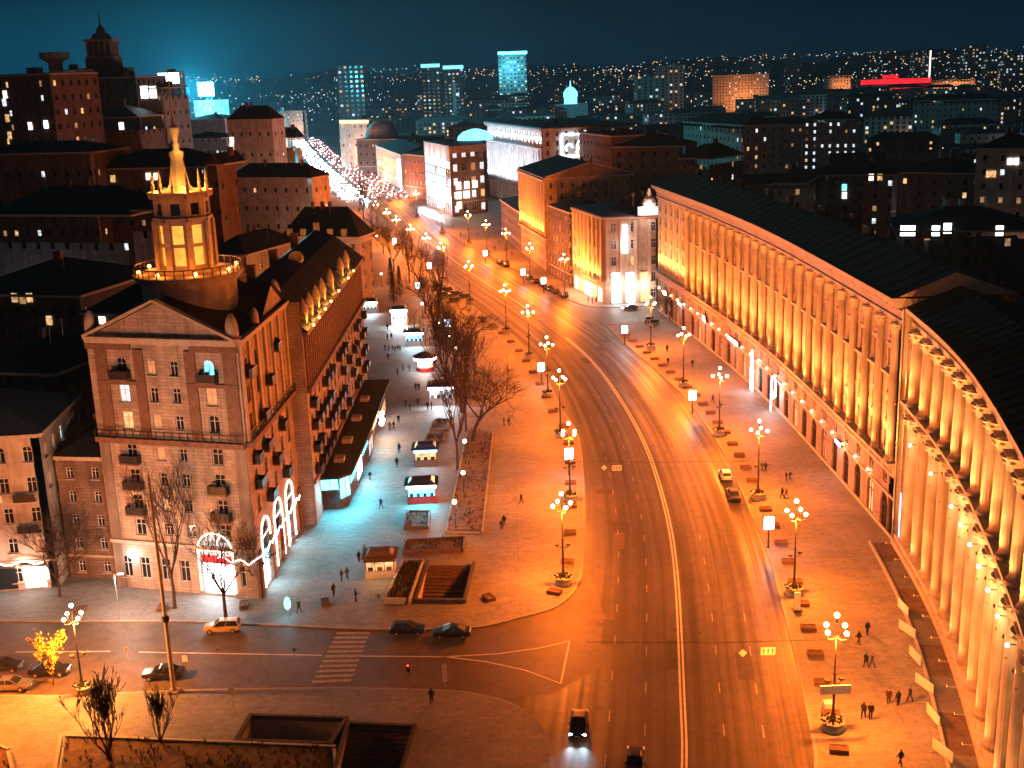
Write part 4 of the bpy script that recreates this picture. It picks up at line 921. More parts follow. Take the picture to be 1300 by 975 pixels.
for o in list(COL.objects):
    if o.get('group') == 'lamp posts before the crescent': relight(o, 31000)
    if o.get('group') == 'lamp posts along the left kerb' and any(q in o['label'] for q in ('nearest', 'second')): relight(o, 31000)
far_heads = [(716, 329), (672, 315), (642, 296), (617, 285), (594, 273), (560, 262), (528, 246), (505, 226), (482, 208), (462, 194)]
for i, (x, y) in enumerate(far_heads):
    q = gp(x, y, 11.2); place(LP0, used, (q.x, q.y, .13), .5*i, f'five-globe lamp post on the far right kerb, {nth(i)} beyond the cross street', 'lamp posts beyond the cross street')
q = gp(92, 782, 9.4); place(LP0, used, (q.x, q.y, .13), .5, 'lamp post with flower pots beside the parked cars at the left edge', None, .84)
q = gp(-62, 925, .13); place(LP0, used, (q.x, q.y, .13), .9, 'lamp post with flower pots standing beyond the bottom left planting bed', None, .84)
LL = [o for o in COL.objects if o.get('label', '').startswith('lamp post with flower pots')][0]; relight(LL, 27000)
for c in LL.children:
    if c.type == 'LIGHT': c.data.color = (1, .3, .045)
# small globe lamps in the trees of the boulevard
t = thing('park_lamp', 'x', 'park lamp'); m = MB(); m.lathe([(.16, 0), (.14, .4), (.06, .6), (.05, 3.8), (.14, 3.9)], 'iron', n=8); m.build('pole', t); m = MB(); m.ball((0, 0, 4.2), .32, 'globe_white', 10); m.build('globe', t)
light('POINT', t, (0, 0, 3.6), 520, (1, .36, .08), .3); uf = [False]
for i, (x, y) in enumerate([(577, 638), (588, 601), (590, 561), (579, 442), (570, 428), (557, 411), (536, 386), (484, 348), (465, 352), (500, 310), (478, 300)]):
    q = gp(x, y, 4.2); place(t, uf, (q.x, q.y, .13), 0, f'small single-globe park lamp under the boulevard trees, {nth(i)} from the kiosks' if i else 'small single-globe park lamp closest to the flower bed corner', 'park lamps of the boulevard')
# lightbox posts
t = thing('lightbox_post', 'x', 'advert lightbox'); m = MB(); m.lathe([(.3, 0), (.12, .15), (.1, 2.6)], 'iron', n=8); m.build('post', t)
m = MB(); m.box((0, 0, 2.6), (1.6, .3, 2.1), 'iron'); m.build('case', t)
for s in (-1, 1): m = MB(); m.face([(-.7, s*.153, 2.7), (.7, s*.153, 2.7), (.7, s*.153, 4.6), (-.7, s*.153, 4.6)], 'board_white'); m.face([(-.3, s*.158, 3.3), (.25, s*.158, 3.3), (.25, s*.158, 4.1), (-.3, s*.158, 4.1)], 'led_blue'); m.build('panel', t)
light('POINT', t, (0, -1.0, 3.6), 220, (.85, .95, 1), .4); uf = [False]
for x, y, lab in [(976, 665, 'white advert lightbox on the right kerb beside the near lamp post'), (879, 503, 'white advert lightbox on the right kerb, middle of the crescent'), (793, 419, 'white advert lightbox at the corner of the cross street'), (722, 577, 'white advert lightbox on a tall post on the left kerb'), (687, 467, 'white advert lightbox on the left kerb near the tree with long limbs'), (568, 411, 'white advert lightbox among the boulevard trees'), (616, 322, 'white advert lightbox on the far right kerb by parked cars'), (664, 346, 'white advert lightbox before the orange pedimented house'), (690, 357, 'white advert lightbox next to the dark infill house'), (530, 363, 'white advert lightbox by the dark conical tree'), (545, 338, 'dim white advert lightbox left of the parking bay'), (501, 306, 'small far advert lightbox on the left pavement')]:
    q = gp(x, y, 3.6); place(t, uf, (q.x, q.y, .13), .05, lab, 'advert lightboxes')
# wooden planter boxes / tree pits along both kerbs
t = thing('planter_box', 'x', 'planter box'); m = MB()
for y in (-.5, .5): m.box((0, y, 0), (1.8, .1, .45), 'wood')
for x in (-.85, .85): m.box((x, 0, 0), (.1, .9, .45), 'wood')
m.build('box', t); m = MB(); m.box((0, 0, .02), (1.58, .88, .36), 'soil'); m.build('soil', t); uf = [False]; bush = None
RKP = Path([p for p in RK if 60 < p[1] < 300]); 
for i in range(34):
    u = RKP.L*(i+.6)/34*.93+8; x, y, _ = RKP.P(u, 0, -2.6 if True else 0); p, tt, nn = RKP.at(u); inn = -nn if False else nn
    side = Vector((x, y))
    q = p+Vector((abs(tt.y), -tt.x*(1 if tt.y > 0 else -1)))*2.4
    place(t, uf, (q.x, q.y, .13), math.atan2(tt.y, tt.x)-math.pi/2, 'low brown wooden planter box on the right kerb before the crescent', 'planter boxes along the right kerb')
LKP = Path([p for p in LK if 136 < p[1] < 330])
for i in range(26):
    u = LKP.L*(i+.5)/26; p, tt, nn = LKP.at(u); q = p-nn*2.2
    if i < 2: continue
    place(t, uf, (q.x, q.y, .13), math.atan2(tt.y, tt.x)-math.pi/2, 'low brown wooden planter box on the left kerb of the avenue', 'planter boxes along the left kerb')

# ------------------------------------------------------------------ cars
def car_proto(name, label, body, L=4.3, W=1.75, Hh=1.45, kind='hatch', lights=False):
    t = thing(name, label, 'car')
    prof = {'hatch': [(-.5, .62), (-.47, .9), (-.2, .98), (.42, 1.0), (.5, .78), (.5, .5)], 'sedan': [(-.5, .6), (-.48, .82), (-.2, .95), (.28, .96), (.48, .92), (.5, .6)], 'wagon': [(-.5, .62), (-.47, .92), (-.22, 1.0), (.46, 1.02), (.5, .8), (.5, .5)]}[kind]
    m = MB(); pts = [(x*L, z) for x, z in prof]; rings = []
    lo = .25
    secs = [(-.5, .55, .70, .78), (-.48, .32, .84, .86), (-.36, .24, .90, .93), (-.2, .22, .97, .97), (.2, .22, 1.0, 1.0), (.38, .24, .98, .97), (.47, .34, .96, .93), (.5, .5, .86, .86)]
    vs = []; n = 10
    for x, zb, zt, k in secs:
        w = W/2*k
        for (yy, zz) in ((-.78*w, zb), (-w, zb+.1), (-w, zb+(zt-zb)*.6), (-.93*w, zt-.04), (-.8*w, zt), (.8*w, zt), (.93*w, zt-.04), (w, zb+(zt-zb)*.6), (w, zb+.1), (.78*w, zb)): vs.append((x*L, yy, zz))
    fs = [(i*n+k, i*n+(k+1) % n, (i+1)*n+(k+1) % n, (i+1)*n+k) for i in range(len(secs)-1) for k in range(n)]+[tuple(range(n)), tuple(range((len(secs)-1)*n, len(secs)*n))[::-1]]
    m.idx(vs, fs, body); m.build('body', t, smooth=False)
    e = {'hatch': (.44, .36), 'sedan': (.36, .2), 'wagon': (.47, .42)}[kind]; a = MB(); wb, wt = W/2*.9, W/2*.7
    B = [(-.24*L, .95), (e[0]*L, .97)]; T = [(-.06*L, Hh), (e[1]*L, Hh-.02)]
    q = [(B[0][0], -wb, B[0][1]), (B[1][0], -wb, B[1][1]), (B[1][0], wb, B[1][1]), (B[0][0], wb, B[0][1]), (T[0][0], -wt, T[0][1]), (T[1][0], -wt, T[1][1]), (T[1][0], wt, T[1][1]), (T[0][0], wt, T[0][1])]
    a.idx(q, [(0, 1, 5, 4), (1, 2, 6, 5), (2, 3, 7, 6), (3, 0, 4, 7)], 'glass_dark'); a.build('windows', t)
    r = MB(); zt = Hh; r.idx([(T[0][0]-.03, -wt-.02, zt-.01), (T[1][0]+.03, -wt-.02, zt-.03), (T[1][0]+.03, wt+.02, zt-.03), (T[0][0]-.03, wt+.02, zt-.01), (T[0][0]+.15, -wt+.12, zt+.05), (T[1][0]-.1, -wt+.12, zt+.03), (T[1][0]-.1, wt-.12, zt+.03), (T[0][0]+.15, wt-.12, zt+.05)], [(4, 5, 6, 7), (0, 1, 5, 4), (1, 2, 6, 5), (2, 3, 7, 6), (3, 0, 4, 7), (3, 2, 1, 0)], body)
    for s in (-1, 1):
        for k in (0, .47, 1): r.bar((B[0][0]+(B[1][0]-B[0][0])*k, s*(wb+.005), .96), (T[0][0]+(T[1][0]-T[0][0])*k, s*(wt+.005), zt-.02), .07, body)
    r.build('roof', t)
    for x in (-.31*L, .3*L):
        for s in (-1, 1):
            w = MB(); w.tube([(x, s*(W/2-.2), .32), (x, s*(W/2+.01), .32)], .32, 'rubber', 14); wo = w.build('wheel', t); w = MB(); w.tube([(x, s*(W/2-.1), .32), (x, s*(W/2+.03), .32)], .19, 'steel', 8); w.build('rim', wo)
    for s in (-1, 1):
        h = MB(); h.box((-.485*L, s*W*.36, .58), (.12, .36, .17), 'head_lamp' if lights else 'steel'); h.build('headlight', t)
        h = MB(); h.box((.49*L, s*W*.4, .68), (.1, .22, .2), 'tail_lamp' if lights else 'red_plastic'); h.build('taillight', t)
        h = MB(); h.box((-.17*L, s*(W/2+.06), .95), (.14, .18, .13), body); h.build('mirror', t)
        h = MB(); h.box((-.02*L, s*(W/2*1.0+.005), .83), (.22, .02, .04), 'steel'); h.build('handle', t)
    h = MB(); h.box((-.5*L, 0, .42), (.05, .52, .11), 'white_paint'); h.build('number_plate', t)
    return t
def put_car(proto, px, py, rz, label, group=None, z=0.0, first=False):
    q = gp(px, py); loc = (q.x, q.y, z)
    if first: proto.location = loc; proto.rotation_euler = (0, 0, rz); proto['label'] = label; return proto
    return copy_tree(proto, loc, rz, label, group)
PI = math.pi
def heading(px, py):             # direction of the avenue at a place (nose along -x turned)
    q = gp(px, py); best = min(range(len(CLP.p)), key=lambda i: (CLP.p[i]-Vector((q.x, q.y))).length); tt = CLP.t[best]; return math.atan2(tt.y, tt.x)
k_h = car_proto('parked_car', 'x', 'car_black', kind='hatch'); k_s = car_proto('parked_car', 'x', 'car_black', 4.6, 1.8, 1.42, 'sedan'); k_w = car_proto('parked_car', 'x', 'car_gold', 4.5, 1.75, 1.55, 'wagon')
put_car(k_w, 283, 801, .02, 'golden estate car parked before the arched shop window', first=True)
put_car(k_h, 518, 804, PI-.05, 'dark hatchback parked by the kerb, left of two beside the underpass stairs', first=True)
put_car(k_s, 574, 808, -.04, 'dark saloon parked by the kerb, right of two beside the underpass stairs', first=True)
put_car(k_s, 64, 857, PI, 'black saloon parked behind the little yellow-lit tree', z=.13); put_car(k_h, 5, 852, PI, 'dark car parked at the left edge, behind the black saloon', z=.13)
c = car_proto('parked_car', 'dark grey saloon parked nearest the bottom left edge', 'car_silver', 4.6, 1.8, 1.42, 'sedan'); put_car(c, 14, 876, PI, c['label'], z=.13, first=True); c.location.z = .13
put_car(k_s, 208, 860, 0.03, 'black saloon parked behind the tall white pole')
c = car_proto('car', 'white car driving beside the right kerb before the crescent', 'car_white', kind='hatch'); put_car(c, 921, 607, heading(921, 607)+PI, c['label'], first=True)
c = car_proto('car', 'dark blue car behind the white car on the right kerb', 'car_blue', 4.6, 1.8, 1.42, 'sedan'); put_car(c, 931, 632, heading(931, 632)+PI, c['label'], first=True)
k_m = car_proto('moving_car', 'x', 'car_black', 4.6, 1.8, 1.42, 'sedan', True)
for s in (-1, 1): light('SPOT', k_m, (-2.6, s*.6, .75), 420, (.72, .9, 1), .08, R(70), rot=Vector((-1, 0, -.16)))
put_car(k_m, 735, 925, heading(735, 925), 'dark car with lit white headlamps at the mouth of the side street', first=True)
put_car(k_m, 806, 975, heading(806, 970), 'dark car with lit white headlamps cut by the bottom edge')
put_car(k_m, 800, 393, .2, 'car with lit headlamps turning out of the cross street')
for i, (x, y, a, lab) in enumerate([(556, 366, .5, 'dark car in the parking bay, leftmost'), (566, 371, .5, 'dark car in the parking bay, second from left'), (577, 376, .5, 'dark car in the parking bay, middle'), (588, 380, .5, 'dark car in the parking bay, rightmost'), (560, 377, .5, 'dark car in the lower row of the parking bay'), (574, 385, .5, 'dark car lowest in the parking bay')]): put_car([k_s, k_h][i % 2], x, y, a, lab, 'cars in the parking bay', .13)
for i, (x, y) in enumerate([(635, 335), (642, 338), (672, 355), (680, 359), (689, 364), (697, 368), (705, 372), (716, 377)]): put_car([k_h, k_s][i % 2], x, y, heading(x, y)+PI, 'dark car parked along the far right kerb beside lightboxes', 'cars along the far right kerb')
for i, (x, y) in enumerate([(824, 409), (831, 413), (560, 322)]): put_car([k_h, k_s][i % 2], x, y, [1.2, 1.2, heading(560, 322)][i], ['dark car parked at the far end of the crescent, left of two', 'dark car parked at the far end of the crescent, right of two', 'dark car driving away on the far avenue'][i])
# the far jam: small cars, lamps on
def far_car(name, body, front):
    m = MB(); m.box((0, 0, .3), (4.3, 1.8, .65), body); m.box((.2, 0, .95), (2.3, 1.6, .55), 'glass_dark', taper=.85)
    for s in (-1, 1): m.box((-2.2, s*.6, .45), (.12, .76, .62), 'head_lamp'); m.box((2.2, s*.6, .5), (.12, .4, .32), 'tail_lamp')
    for x in (-1.4, 1.4): m.tube([(x, -.92, .32), (x, .92, .32)], .32, 'rubber', 8)
    return m.mesh(name)
fm = [far_car('jam_car', b, 1) for b in ('car_black', 'car_silver', 'car_white', 'car_blue')]
u0 = min(CLP.u, key=lambda u: abs(CLP.P(u, 0)[1]-640)); n_ = 0
for lane, (off, back) in enumerate([(-20, 0), (-16.7, 0), (-13.4, 0), (-10, 0), (-4, 1), (-.5, 1), (3, 1), (6.5, 1), (10, 1), (13.5, 1), (17, 1)]):
    u = u0+random.uniform(0, 20)+(0 if back else 0)
    while u < (CLP.L-40 if off < 9 else u0+330):
        x, y, _ = CLP.P(u, 0, off+random.uniform(-.4, .4)); p, tt, nn = CLP.at(u)
        o = bpy.data.objects.new('jam_car', random.choice(fm)); COL.objects.link(o); o.location = (x, y, .02); o.rotation_euler = (0, 0, math.atan2(tt.y, tt.x)+(PI if back else 0))
        tag(o, 'small far car with headlamps on, coming down the bright avenue' if not back else 'small far car with red tail lamps, driving up the bright avenue', 'car', 'oncoming cars in the far jam' if not back else 'leaving cars in the far jam')
        n_ += 1
        if n_ % 5 == 0: light('POINT', o, (-5, 0, 1.6), 13000 if not back else 4500, (.9, .93, 1) if not back else (1, .45, .3), .5)
        u += (random.uniform(11, 24) if not back else random.uniform(13, 30))*(1+(u-u0)/700)

# ------------------------------------------------------------------ people
def person_mesh(name, coat, pose):
    """one skinned body, joints at hip, knee, shoulder, elbow"""
    s = .22 if pose == 'walk' else .05; J = {}
    V = [(0, 0, .95), (0, 0, 1.2), (0, 0, 1.42), (0, 0, 1.55), (0, .01, 1.68), (0, .01, 1.77)]; rad = [.17, .16, .18, .065, .1, .085]; E = [(0, 1), (1, 2), (2, 3), (3, 4), (4, 5)]
    for sd in (-1, 1):
        i = len(V); f = s*sd
        V += [(sd*.1, 0, .88), (sd*.11, f*.55, .5), (sd*.11, f*1.1+(-.05 if f < 0 else 0), .1), (sd*.12, f*1.1+.14, .04)]; rad += [.115, .075, .05, .045]; E += [(0, i), (i, i+1), (i+1, i+2), (i+2, i+3)]
        i = len(V); b = .35 if pose == 'phone' and sd > 0 else 0
        V += [(sd*.2, 0, 1.4), (sd*.25, -f*.5, 1.13), (sd*.24, -f*.9+.06+b, .9+b*.9), (sd*.235, -f*.95+.08+b*1.2, .8+b*1.1)]; rad += [.075, .058, .045, .035]; E += [(2, i), (i, i+1), (i+1, i+2), (i+2, i+3)]
    me = bpy.data.meshes.new('tmp'); me.from_pydata(V, E, []); o = bpy.data.objects.new('tmp', me); COL.objects.link(o)
    md = o.modifiers.new('s', 'SKIN'); o.modifiers.new('u', 'SUBSURF').levels = 1
    for q, r in zip(me.skin_vertices[0].data, rad): q.radius = (r, r)
    me.skin_vertices[0].data[0].use_root = True
    dg = bpy.context.evaluated_depsgraph_get(); out = bpy.data.meshes.new_from_object(o.evaluated_get(dg)); bpy.data.objects.remove(o); out.name = name
    out.materials.clear()
    for mt in (coat, 'trousers', 'skin', 'hair'): out.materials.append(M[mt])
    for p in out.polygons:
        c = p.center; p.material_index = (3 if c.z > 1.7 or c.y < -.02 else 2) if c.z > 1.53 else (1 if c.z < .72 else (2 if abs(c.x) > .17 and c.z < .86 else 0)); p.use_smooth = True
    return out
PM = [person_mesh('person', c, p) for c, p in (('coat_black', 'walk'), ('coat_blue', 'walk'), ('coat_brown', 'stand'), ('coat_grey', 'walk'), ('coat_black', 'phone'), ('coat_black', 'stand'))]
PD = ['black coat walking', 'dark blue coat walking', 'brown coat standing', 'grey coat walking', 'black coat looking at a phone', 'black coat standing']
def person(px, py, where, k=None, group=None, z=.13):
    k = random.randrange(6) if k is None else k; q = gp(px, py, z); o = bpy.data.objects.new('person', PM[k]); COL.objects.link(o)
    o.location = (q.x, q.y, z); o.rotation_euler = (0, 0, random.uniform(0, 6.28)); s = random.uniform(.97, 1.08); o.scale = (s*1.08, s*1.08, s)
    tag(o, f'person in {PD[k]} {where}', 'person', group)
for i, (x, y, wh) in enumerate([(380, 778, 'by the oval lit sign at the corner'), (434, 738, 'left of the brown kiosk, front'), (441, 735, 'left of the brown kiosk, behind'), (456, 714, 'just beside the brown kiosk roof'), (463, 706, 'behind the brown kiosk'), (452, 764, 'between the kiosk and the kerb'), (424, 757, 'on the corner pavement'), (637, 673, 'on the left orange pavement, front of two'), (640, 668, 'on the left orange pavement, behind of two'), (662, 639, 'alone with a bag on the orange pavement'), (640, 541, 'left of two under the long-limbed tree'), (646, 541, 'right of two under the long-limbed tree'), (484, 646, 'in the cyan light of the pavilion'), (504, 593, 'beside the blue kiosks, front'), (507, 575, 'beside the blue kiosks, behind'), (506, 537, 'by the orange lanterns, right'), (495, 547, 'by the orange lanterns, left'), (500, 545, 'by the orange lanterns, middle'), (515, 517, 'in the middle of the boulevard, left'), (521, 522, 'in the middle of the boulevard, right'), (531, 515, 'before the white stall'), (543, 520, 'before the white stall, by the tree'), (548, 520, 'under the tree by the white stall'), (528, 496, 'left of two above the white stall'), (532, 496, 'right of two above the white stall'), (505, 477, 'on the pink pavement, left'), (512, 471, 'on the pink pavement, middle'), (520, 472, 'on the pink pavement by the round stall'), (493, 457, 'alone beside the wing'), (548, 893, 'on the plaza behind the traffic light'), (968, 599, 'left of two by the right lamp post'), (972, 599, 'right of two by the right lamp post'), (998, 611, 'before the dark arcade'), (1003, 610, 'before the dark arcade, right'), (993, 633, 'below the middle lamp post, left'), (998, 632, 'below the middle lamp post, right'), (1099, 847, 'left of two on the bright pavement'), (1107, 848, 'right of two on the bright pavement'), (1128, 893, 'in the group near the white fence, left'), (1140, 896, 'in the group near the white fence, middle'), (1155, 891, 'in the group near the white fence, right'), (1096, 912, 'walking at the bottom right, left'), (1105, 913, 'walking at the bottom right, right'), (1090, 818, 'beside the near right lamp post'), (1101, 806, 'right of the near lamp post'), (1143, 972, 'at the bottom edge by the fence'), (847, 447, 'by the far crescent shops, behind'), (848, 463, 'by the far crescent shops, front'), (879, 466, 'next to the arcade lamp'), (905, 511, 'between lamp post and light figure'), (862, 430, 'by the far lit shop front')]): person(x, y, wh)
for x, y in [(492, 432), (497, 431), (492, 419), (494, 447), (499, 447), (502, 448), (505, 447), (508, 447), (489, 446), (470, 610)]: person(x, y, 'in the crowd near the upper blue kiosk', 0, 'people near the upper blue kiosk')
for x, y in [(747, 384), (752, 385), (757, 384), (763, 384), (768, 383), (773, 383)]: person(x, y, 'waiting at the crossing by the arched corner house', 5, 'people waiting at the crossing')
for x, y in [(585, 300), (590, 312), (620, 305), (628, 318), (634, 310), (650, 325), (606, 300), (575, 290)]: person(x, y, 'on the far right pavement of the avenue', 3, 'people on the far pavement')

# ------------------------------------------------------------------ trees
def tube_branch(mb, p, d, L, r, lev, n, spread, up, mat, kids, jit=.25, rmin=.022):
    pts = [p]; rad = [r]; seg = 3 if lev > 1 else 2; q = Vector(p); dd = Vector(d)
    for i in range(seg):
        dd = (dd+Vector((random.uniform(-jit, jit), random.uniform(-jit, jit), random.uniform(-jit, jit)*.6+up))).normalized(); q = q+dd*L/seg; pts.append(q.copy()); rad.append(max(rmin, r*(1-.5*(i+1)/seg)))
    mb.tube(pts, rad, mat, n, False)
    if lev > 0:
        for k in range(kids):
            t = random.uniform(.35, 1) if k else 1; a = pts[min(seg, max(1, int(t*seg+.5)))]
            ax = Vector((random.uniform(-1, 1), random.uniform(-1, 1), random.uniform(-.4, .6))).normalized(); nd = (dd+ax*spread).normalized()
            tube_branch(mb, a, nd, L*random.uniform(.58, .8), max(rmin, r*random.uniform(.42, .6)), lev-1, 4 if lev > 2 else 3, spread, up, mat, kids, jit, rmin)
def tree_mesh(seed, H, tr, spread=.75, up=.12, lev=5, kids=4, trunk=.28, lean=(0, 0), leaves=None, limbs=4, wide=1.0):
    random.seed(seed); a = MB(); h = H*trunk; b = MB()
    top = Vector((lean[0]*h, lean[1]*h, h)); mid = Vector((lean[0]*h*.3+.1, lean[1]*h*.3, h*.55))
    a.tube([(0, 0, -.1), (0, 0, .25), mid, top], [tr*1.5, tr*1.1, tr*.92, tr*.85], 'bark', 8)
    for k in range(limbs):
        an = 6.28*(k+random.random()*.6)/limbs; d = Vector((math.cos(an)*spread*wide+lean[0], math.sin(an)*spread*wide+lean[1], 1)).normalized()
        tube_branch(b, top-Vector((0, 0, .15*k)), d, H*.34, tr*.62, lev-1, 5, spread, up, 'twig', kids)
    if leaves:
        vs = [Vector(v) for v in b.v]
        for k in range(leaves[1]):
            v = random.choice(vs)+Vector((random.uniform(-.25, .25), random.uniform(-.25, .25), random.uniform(-.2, .2))); x = Vector((random.uniform(-1, 1), random.uniform(-1, 1), random.uniform(-1, 1))).normalized()*.11; y = x.orthogonal().normalized()*.08
            b.face([v-x, v+y, v+x, v-y], leaves[0])
    return a.mesh('trunk'), b.mesh('crown')
def tree(name, meshes, px, py, label, rz=0, s=1.0, group=None, z=.13, cat='tree'):
    q = gp(px, py, z); t = thing(name, label, cat, (q.x, q.y, z), rz, group); t.scale = (s, s, s)
    for n, me in zip(('trunk', 'crown'), meshes): o = bpy.data.objects.new(n, me); COL.objects.link(o); o.parent = t
    return t
TA = tree_mesh(3, 15, .26, .62, .14, kids=3, limbs=5); TB = tree_mesh(5, 13, .24, .8, .05, kids=4, trunk=.22); TC = tree_mesh(8, 17, .24, .4, .18, kids=3, trunk=.3, limbs=6)
TD = tree_mesh(11, 14, .3, .95, .02, lean=(.35, -.1), trunk=.3); TP_ = tree_mesh(13, 9, .15, .34, .2, lev=5, kids=3, trunk=.1, limbs=8, wide=.9)
TY = tree_mesh(17, 6, .07, .5, .15, lev=4, kids=3, trunk=.3, leaves=('leaf_yellow', 900)); random.seed(99)
for m_, px, py, lab, rz, s in [(TB, 76, 757, 'dark bare tree before the beige house', 0, .85), (TC, 222, 772, 'tall bare tree standing before the tower house facade', 1, .95), (TA, 287, 786, 'bare tree wrapped with lights by the arched shop window', 2, .85), (TB, 325, 757, 'bare tree at the corner of the tower house', 4, .8), (TC, 581, 596, 'tall bare tree behind the park lamp, nearest the kiosks', .5, 1.0), (TD, 600, 560, 'bare tree with long limbs reaching over the orange pavement', -.2, 1.1), (TC, 592, 548, 'tall slim bare tree beside the long-limbed tree', 2, 1.0), (TA, 586, 524, 'dense bare tree in the boulevard row by the white stall', 3, 1.0), (TC, 566, 508, 'slim bare tree rising from the white stall', 1.5, .95), (TB, 583, 478, 'spreading bare tree between globe lamps', 2.2, .9), (TD, 575, 470, 'bare tree with an arching limb over the upper boulevard', .6, 1.15), (TC, 560, 462, 'tall bare tree near the round stall', 3.2, .9), (TA, 551, 420, 'bare tree behind the blue kiosks', 4.1, .9), (TC, 558, 398, 'slim bare tree beside the parking bay', 0, .9), (TB, 540, 398, 'bare tree left of the parking bay', 1.2, .9), (TA, 533, 372, 'dark bare tree on the upper boulevard', 2.9, .95), (TC, 520, 360, 'slim bare tree on the upper boulevard', 5.1, .9), (TA, 500, 345, 'bare tree beyond the glass pavilion', .2, .9), (TB, 487, 322, 'far bare tree left of the avenue, lower', 1.9, .9), (TA, 474, 300, 'far bare tree left of the avenue, middle', 2.5, .95), (TC, 462, 280, 'far bare tree left of the avenue, upper', 3.5, .95), (TB, 850, 407, 'small bare tree at the far end of the crescent', 2, .62)]: tree('bare_tree', m_, px, py, lab, rz, s, 'bare trees of the boulevard')
tree('poplar_tree', TP_, 140, 968, 'broad upright leafless tree in the flower bed, left of two', 0, 1.12, None, .2); tree('poplar_tree', TP_, 204, 945, 'small upright leafless tree in the flower bed, right of two', 2, .72, None, .2)
tree('young_tree', TY, 68, 868, 'small young tree with yellow-lit leaves beside the parked cars', 0, 1.0)
def conifer(seed, H):
    random.seed(seed); a = MB(); b = MB(); a.tube([(0, 0, 0), (0, 0, H*.9)], [.16, .03], 'bark', 6)
    for k in range(1500):
        z = H*random.uniform(.08, 1)**.9; r = (1-z/H)*H*.2*random.uniform(.2, 1.1)+.05; an = random.uniform(0, 6.28); v = Vector((r*math.cos(an), r*math.sin(an), z)); o = Vector((math.cos(an)*.35, math.sin(an)*.35, -.22)); w_ = Vector((-math.sin(an), math.cos(an), 0))*.13
        b.face([v, v+o*.6+w_, v+o, v+o*.6-w_], 'conifer')
    return a.mesh('trunk'), b.mesh('crown')
CF = conifer(4, 11); random.seed(123)
for i, (x, y) in enumerate([(500, 386), (508, 378), (497, 366)]): tree('conifer_tree', CF, x, y, ['dark conical evergreen beside the upper blue kiosk', 'dark conical evergreen behind the first evergreen', 'dark conical evergreen farthest up the boulevard'][i], i, .9)
# ------------------------------------------------------------------ kiosks and small things on the boulevard
def kiosk(px, py, w, d, h, label, roofm, litm, body, fascia, col, power, base='red_plastic', rz=0.0):
    q = gp(px, py, .13); t = thing('kiosk', label, 'kiosk', (q.x, q.y, .13), rz)
    m = MB(); m.box((0, d/2, 0), (w-.1, d-.1, h*.38), base); m.box((0, d/2+.1, h*.38), (w-.3, d-.4, h*.62-.02), body); m.build('wall', t, world=False)
    m = MB(); n = max(2, int(w/1.1))
    m.face([(-w/2+.2, .06, h*.4), (w/2-.2, .06, h*.4), (w/2-.2, .06, h*.8), (-w/2+.2, .06, h*.8)], litm)
    for i in range(n+1): m.box((-w/2+.2+(w-.4)*i/n, .03, h*.4), (.09, .1, h*.4), 'frame_dark')
    for i in range(n): m.box((-w/2+.2+(w-.4)*(i+.5)/n, -.02, h*.4), ((w-.4)/n*.55, .04, h*.17), random.choice(['glass_dark', 'coat_blue', 'wood']))
    m.build('shop_window', t, world=False)
    m = MB(); m.box((0, -.08, h*.82), (w+.1, .18, h*.17), fascia); m.build('sign_band', t, world=False)
    m = MB(); m.box((0, d/2, h), (w+.7, d+.9, .14), roofm); m.box((0, d/2, h+.141), (w*.9, d*.85, .5), roofm, taper=.75); m.build('roof', t, world=False)
    if power: light('AREA', t, (0, -.4, h*.75), power, col, rot=Vector((0, -1, -.8)), size=(w*.8, 1))
    return t
kiosk(536, 640, 4.6, 3.2, 3.2, 'blue-roofed kiosk with a glowing cyan window and red base, front of two', 'car_blue', 'neon_cyan', 'steel', 'board_white', CYAN, 900, 'red_plastic', .03)
kiosk(541, 593, 4.0, 3.4, 3.2, 'blue-roofed kiosk right behind the glowing cyan one', 'car_blue', 'lit_warm', 'wood', 'led_blue', (.8, .9, 1), 180, 'wood', .03)
kiosk(483, 735, 4.1, 3.0, 3.0, 'brown-roofed wooden kiosk with a lit counter left of the underpass stairs', 'wood', 'lit_warm', 'frame_white', 'wood', WARM, 120, 'frame_white', .02)
kiosk(526, 440, 4.6, 3.4, 3.6, 'small kiosk with a bright blue-white fascia on the upper boulevard', 'car_blue', 'led_blue', 'car_blue', 'neon_white', (.6, .9, 1), 700, 'steel')
kiosk(507, 413, 4.4, 3.6, 4.4, 'tall white lit kiosk beside the dark evergreens', 'car_blue', 'board_white', 'white_paint', 'neon_white', (.8, .95, 1), 1400, 'white_paint')
kiosk(561, 515, 5.2, 4, 4.0, 'white lit stall under a dark flat roof beside the trees', 'black', 'lit_cool', 'white_paint', 'board_white', (.8, .93, 1), 900, 'steel')
kiosk(470, 398, 4.4, 4, 3.4, 'dark stall with a white-lit front near the end of the stone wing', 'black', 'lit_cool', 'steel', 'board_white', (.85, .93, 1), 600, 'steel')
q = gp(540, 470, .13); t = thing('round_stall', 'round lit market stall with white canopy edge and red base', 'stall', (q.x, q.y, .13))
m = MB(); m.lathe([(2.1, 0), (2.15, .9), (1.9, .95)], 'red_plastic', n=20); m.build('base', t, world=False); m = MB(); m.lathe([(1.7, .95), (1.7, 2.6)], 'lit_bright', n=20); m.build('shop_window', t, world=False)
m = MB(); m.lathe([(2.6, 2.6), (2.6, 3.1), (2.4, 3.2)], 'neon_white', n=20); m.build('canopy_edge', t, world=False); m = MB(); m.lathe([(2.7, 3.2), (2.7, 3.35), (1.2, 4.1), (.1, 4.4)], 'roof_grey', n=20); m.build('roof', t, world=False)
for k in range(8): m = MB(); m.bar((2*math.cos(k*.785), 2*math.sin(k*.785), .9), (2*math.cos(k*.785), 2*math.sin(k*.785), 2.65), .1, 'wood'); m.build('post', t, world=False)
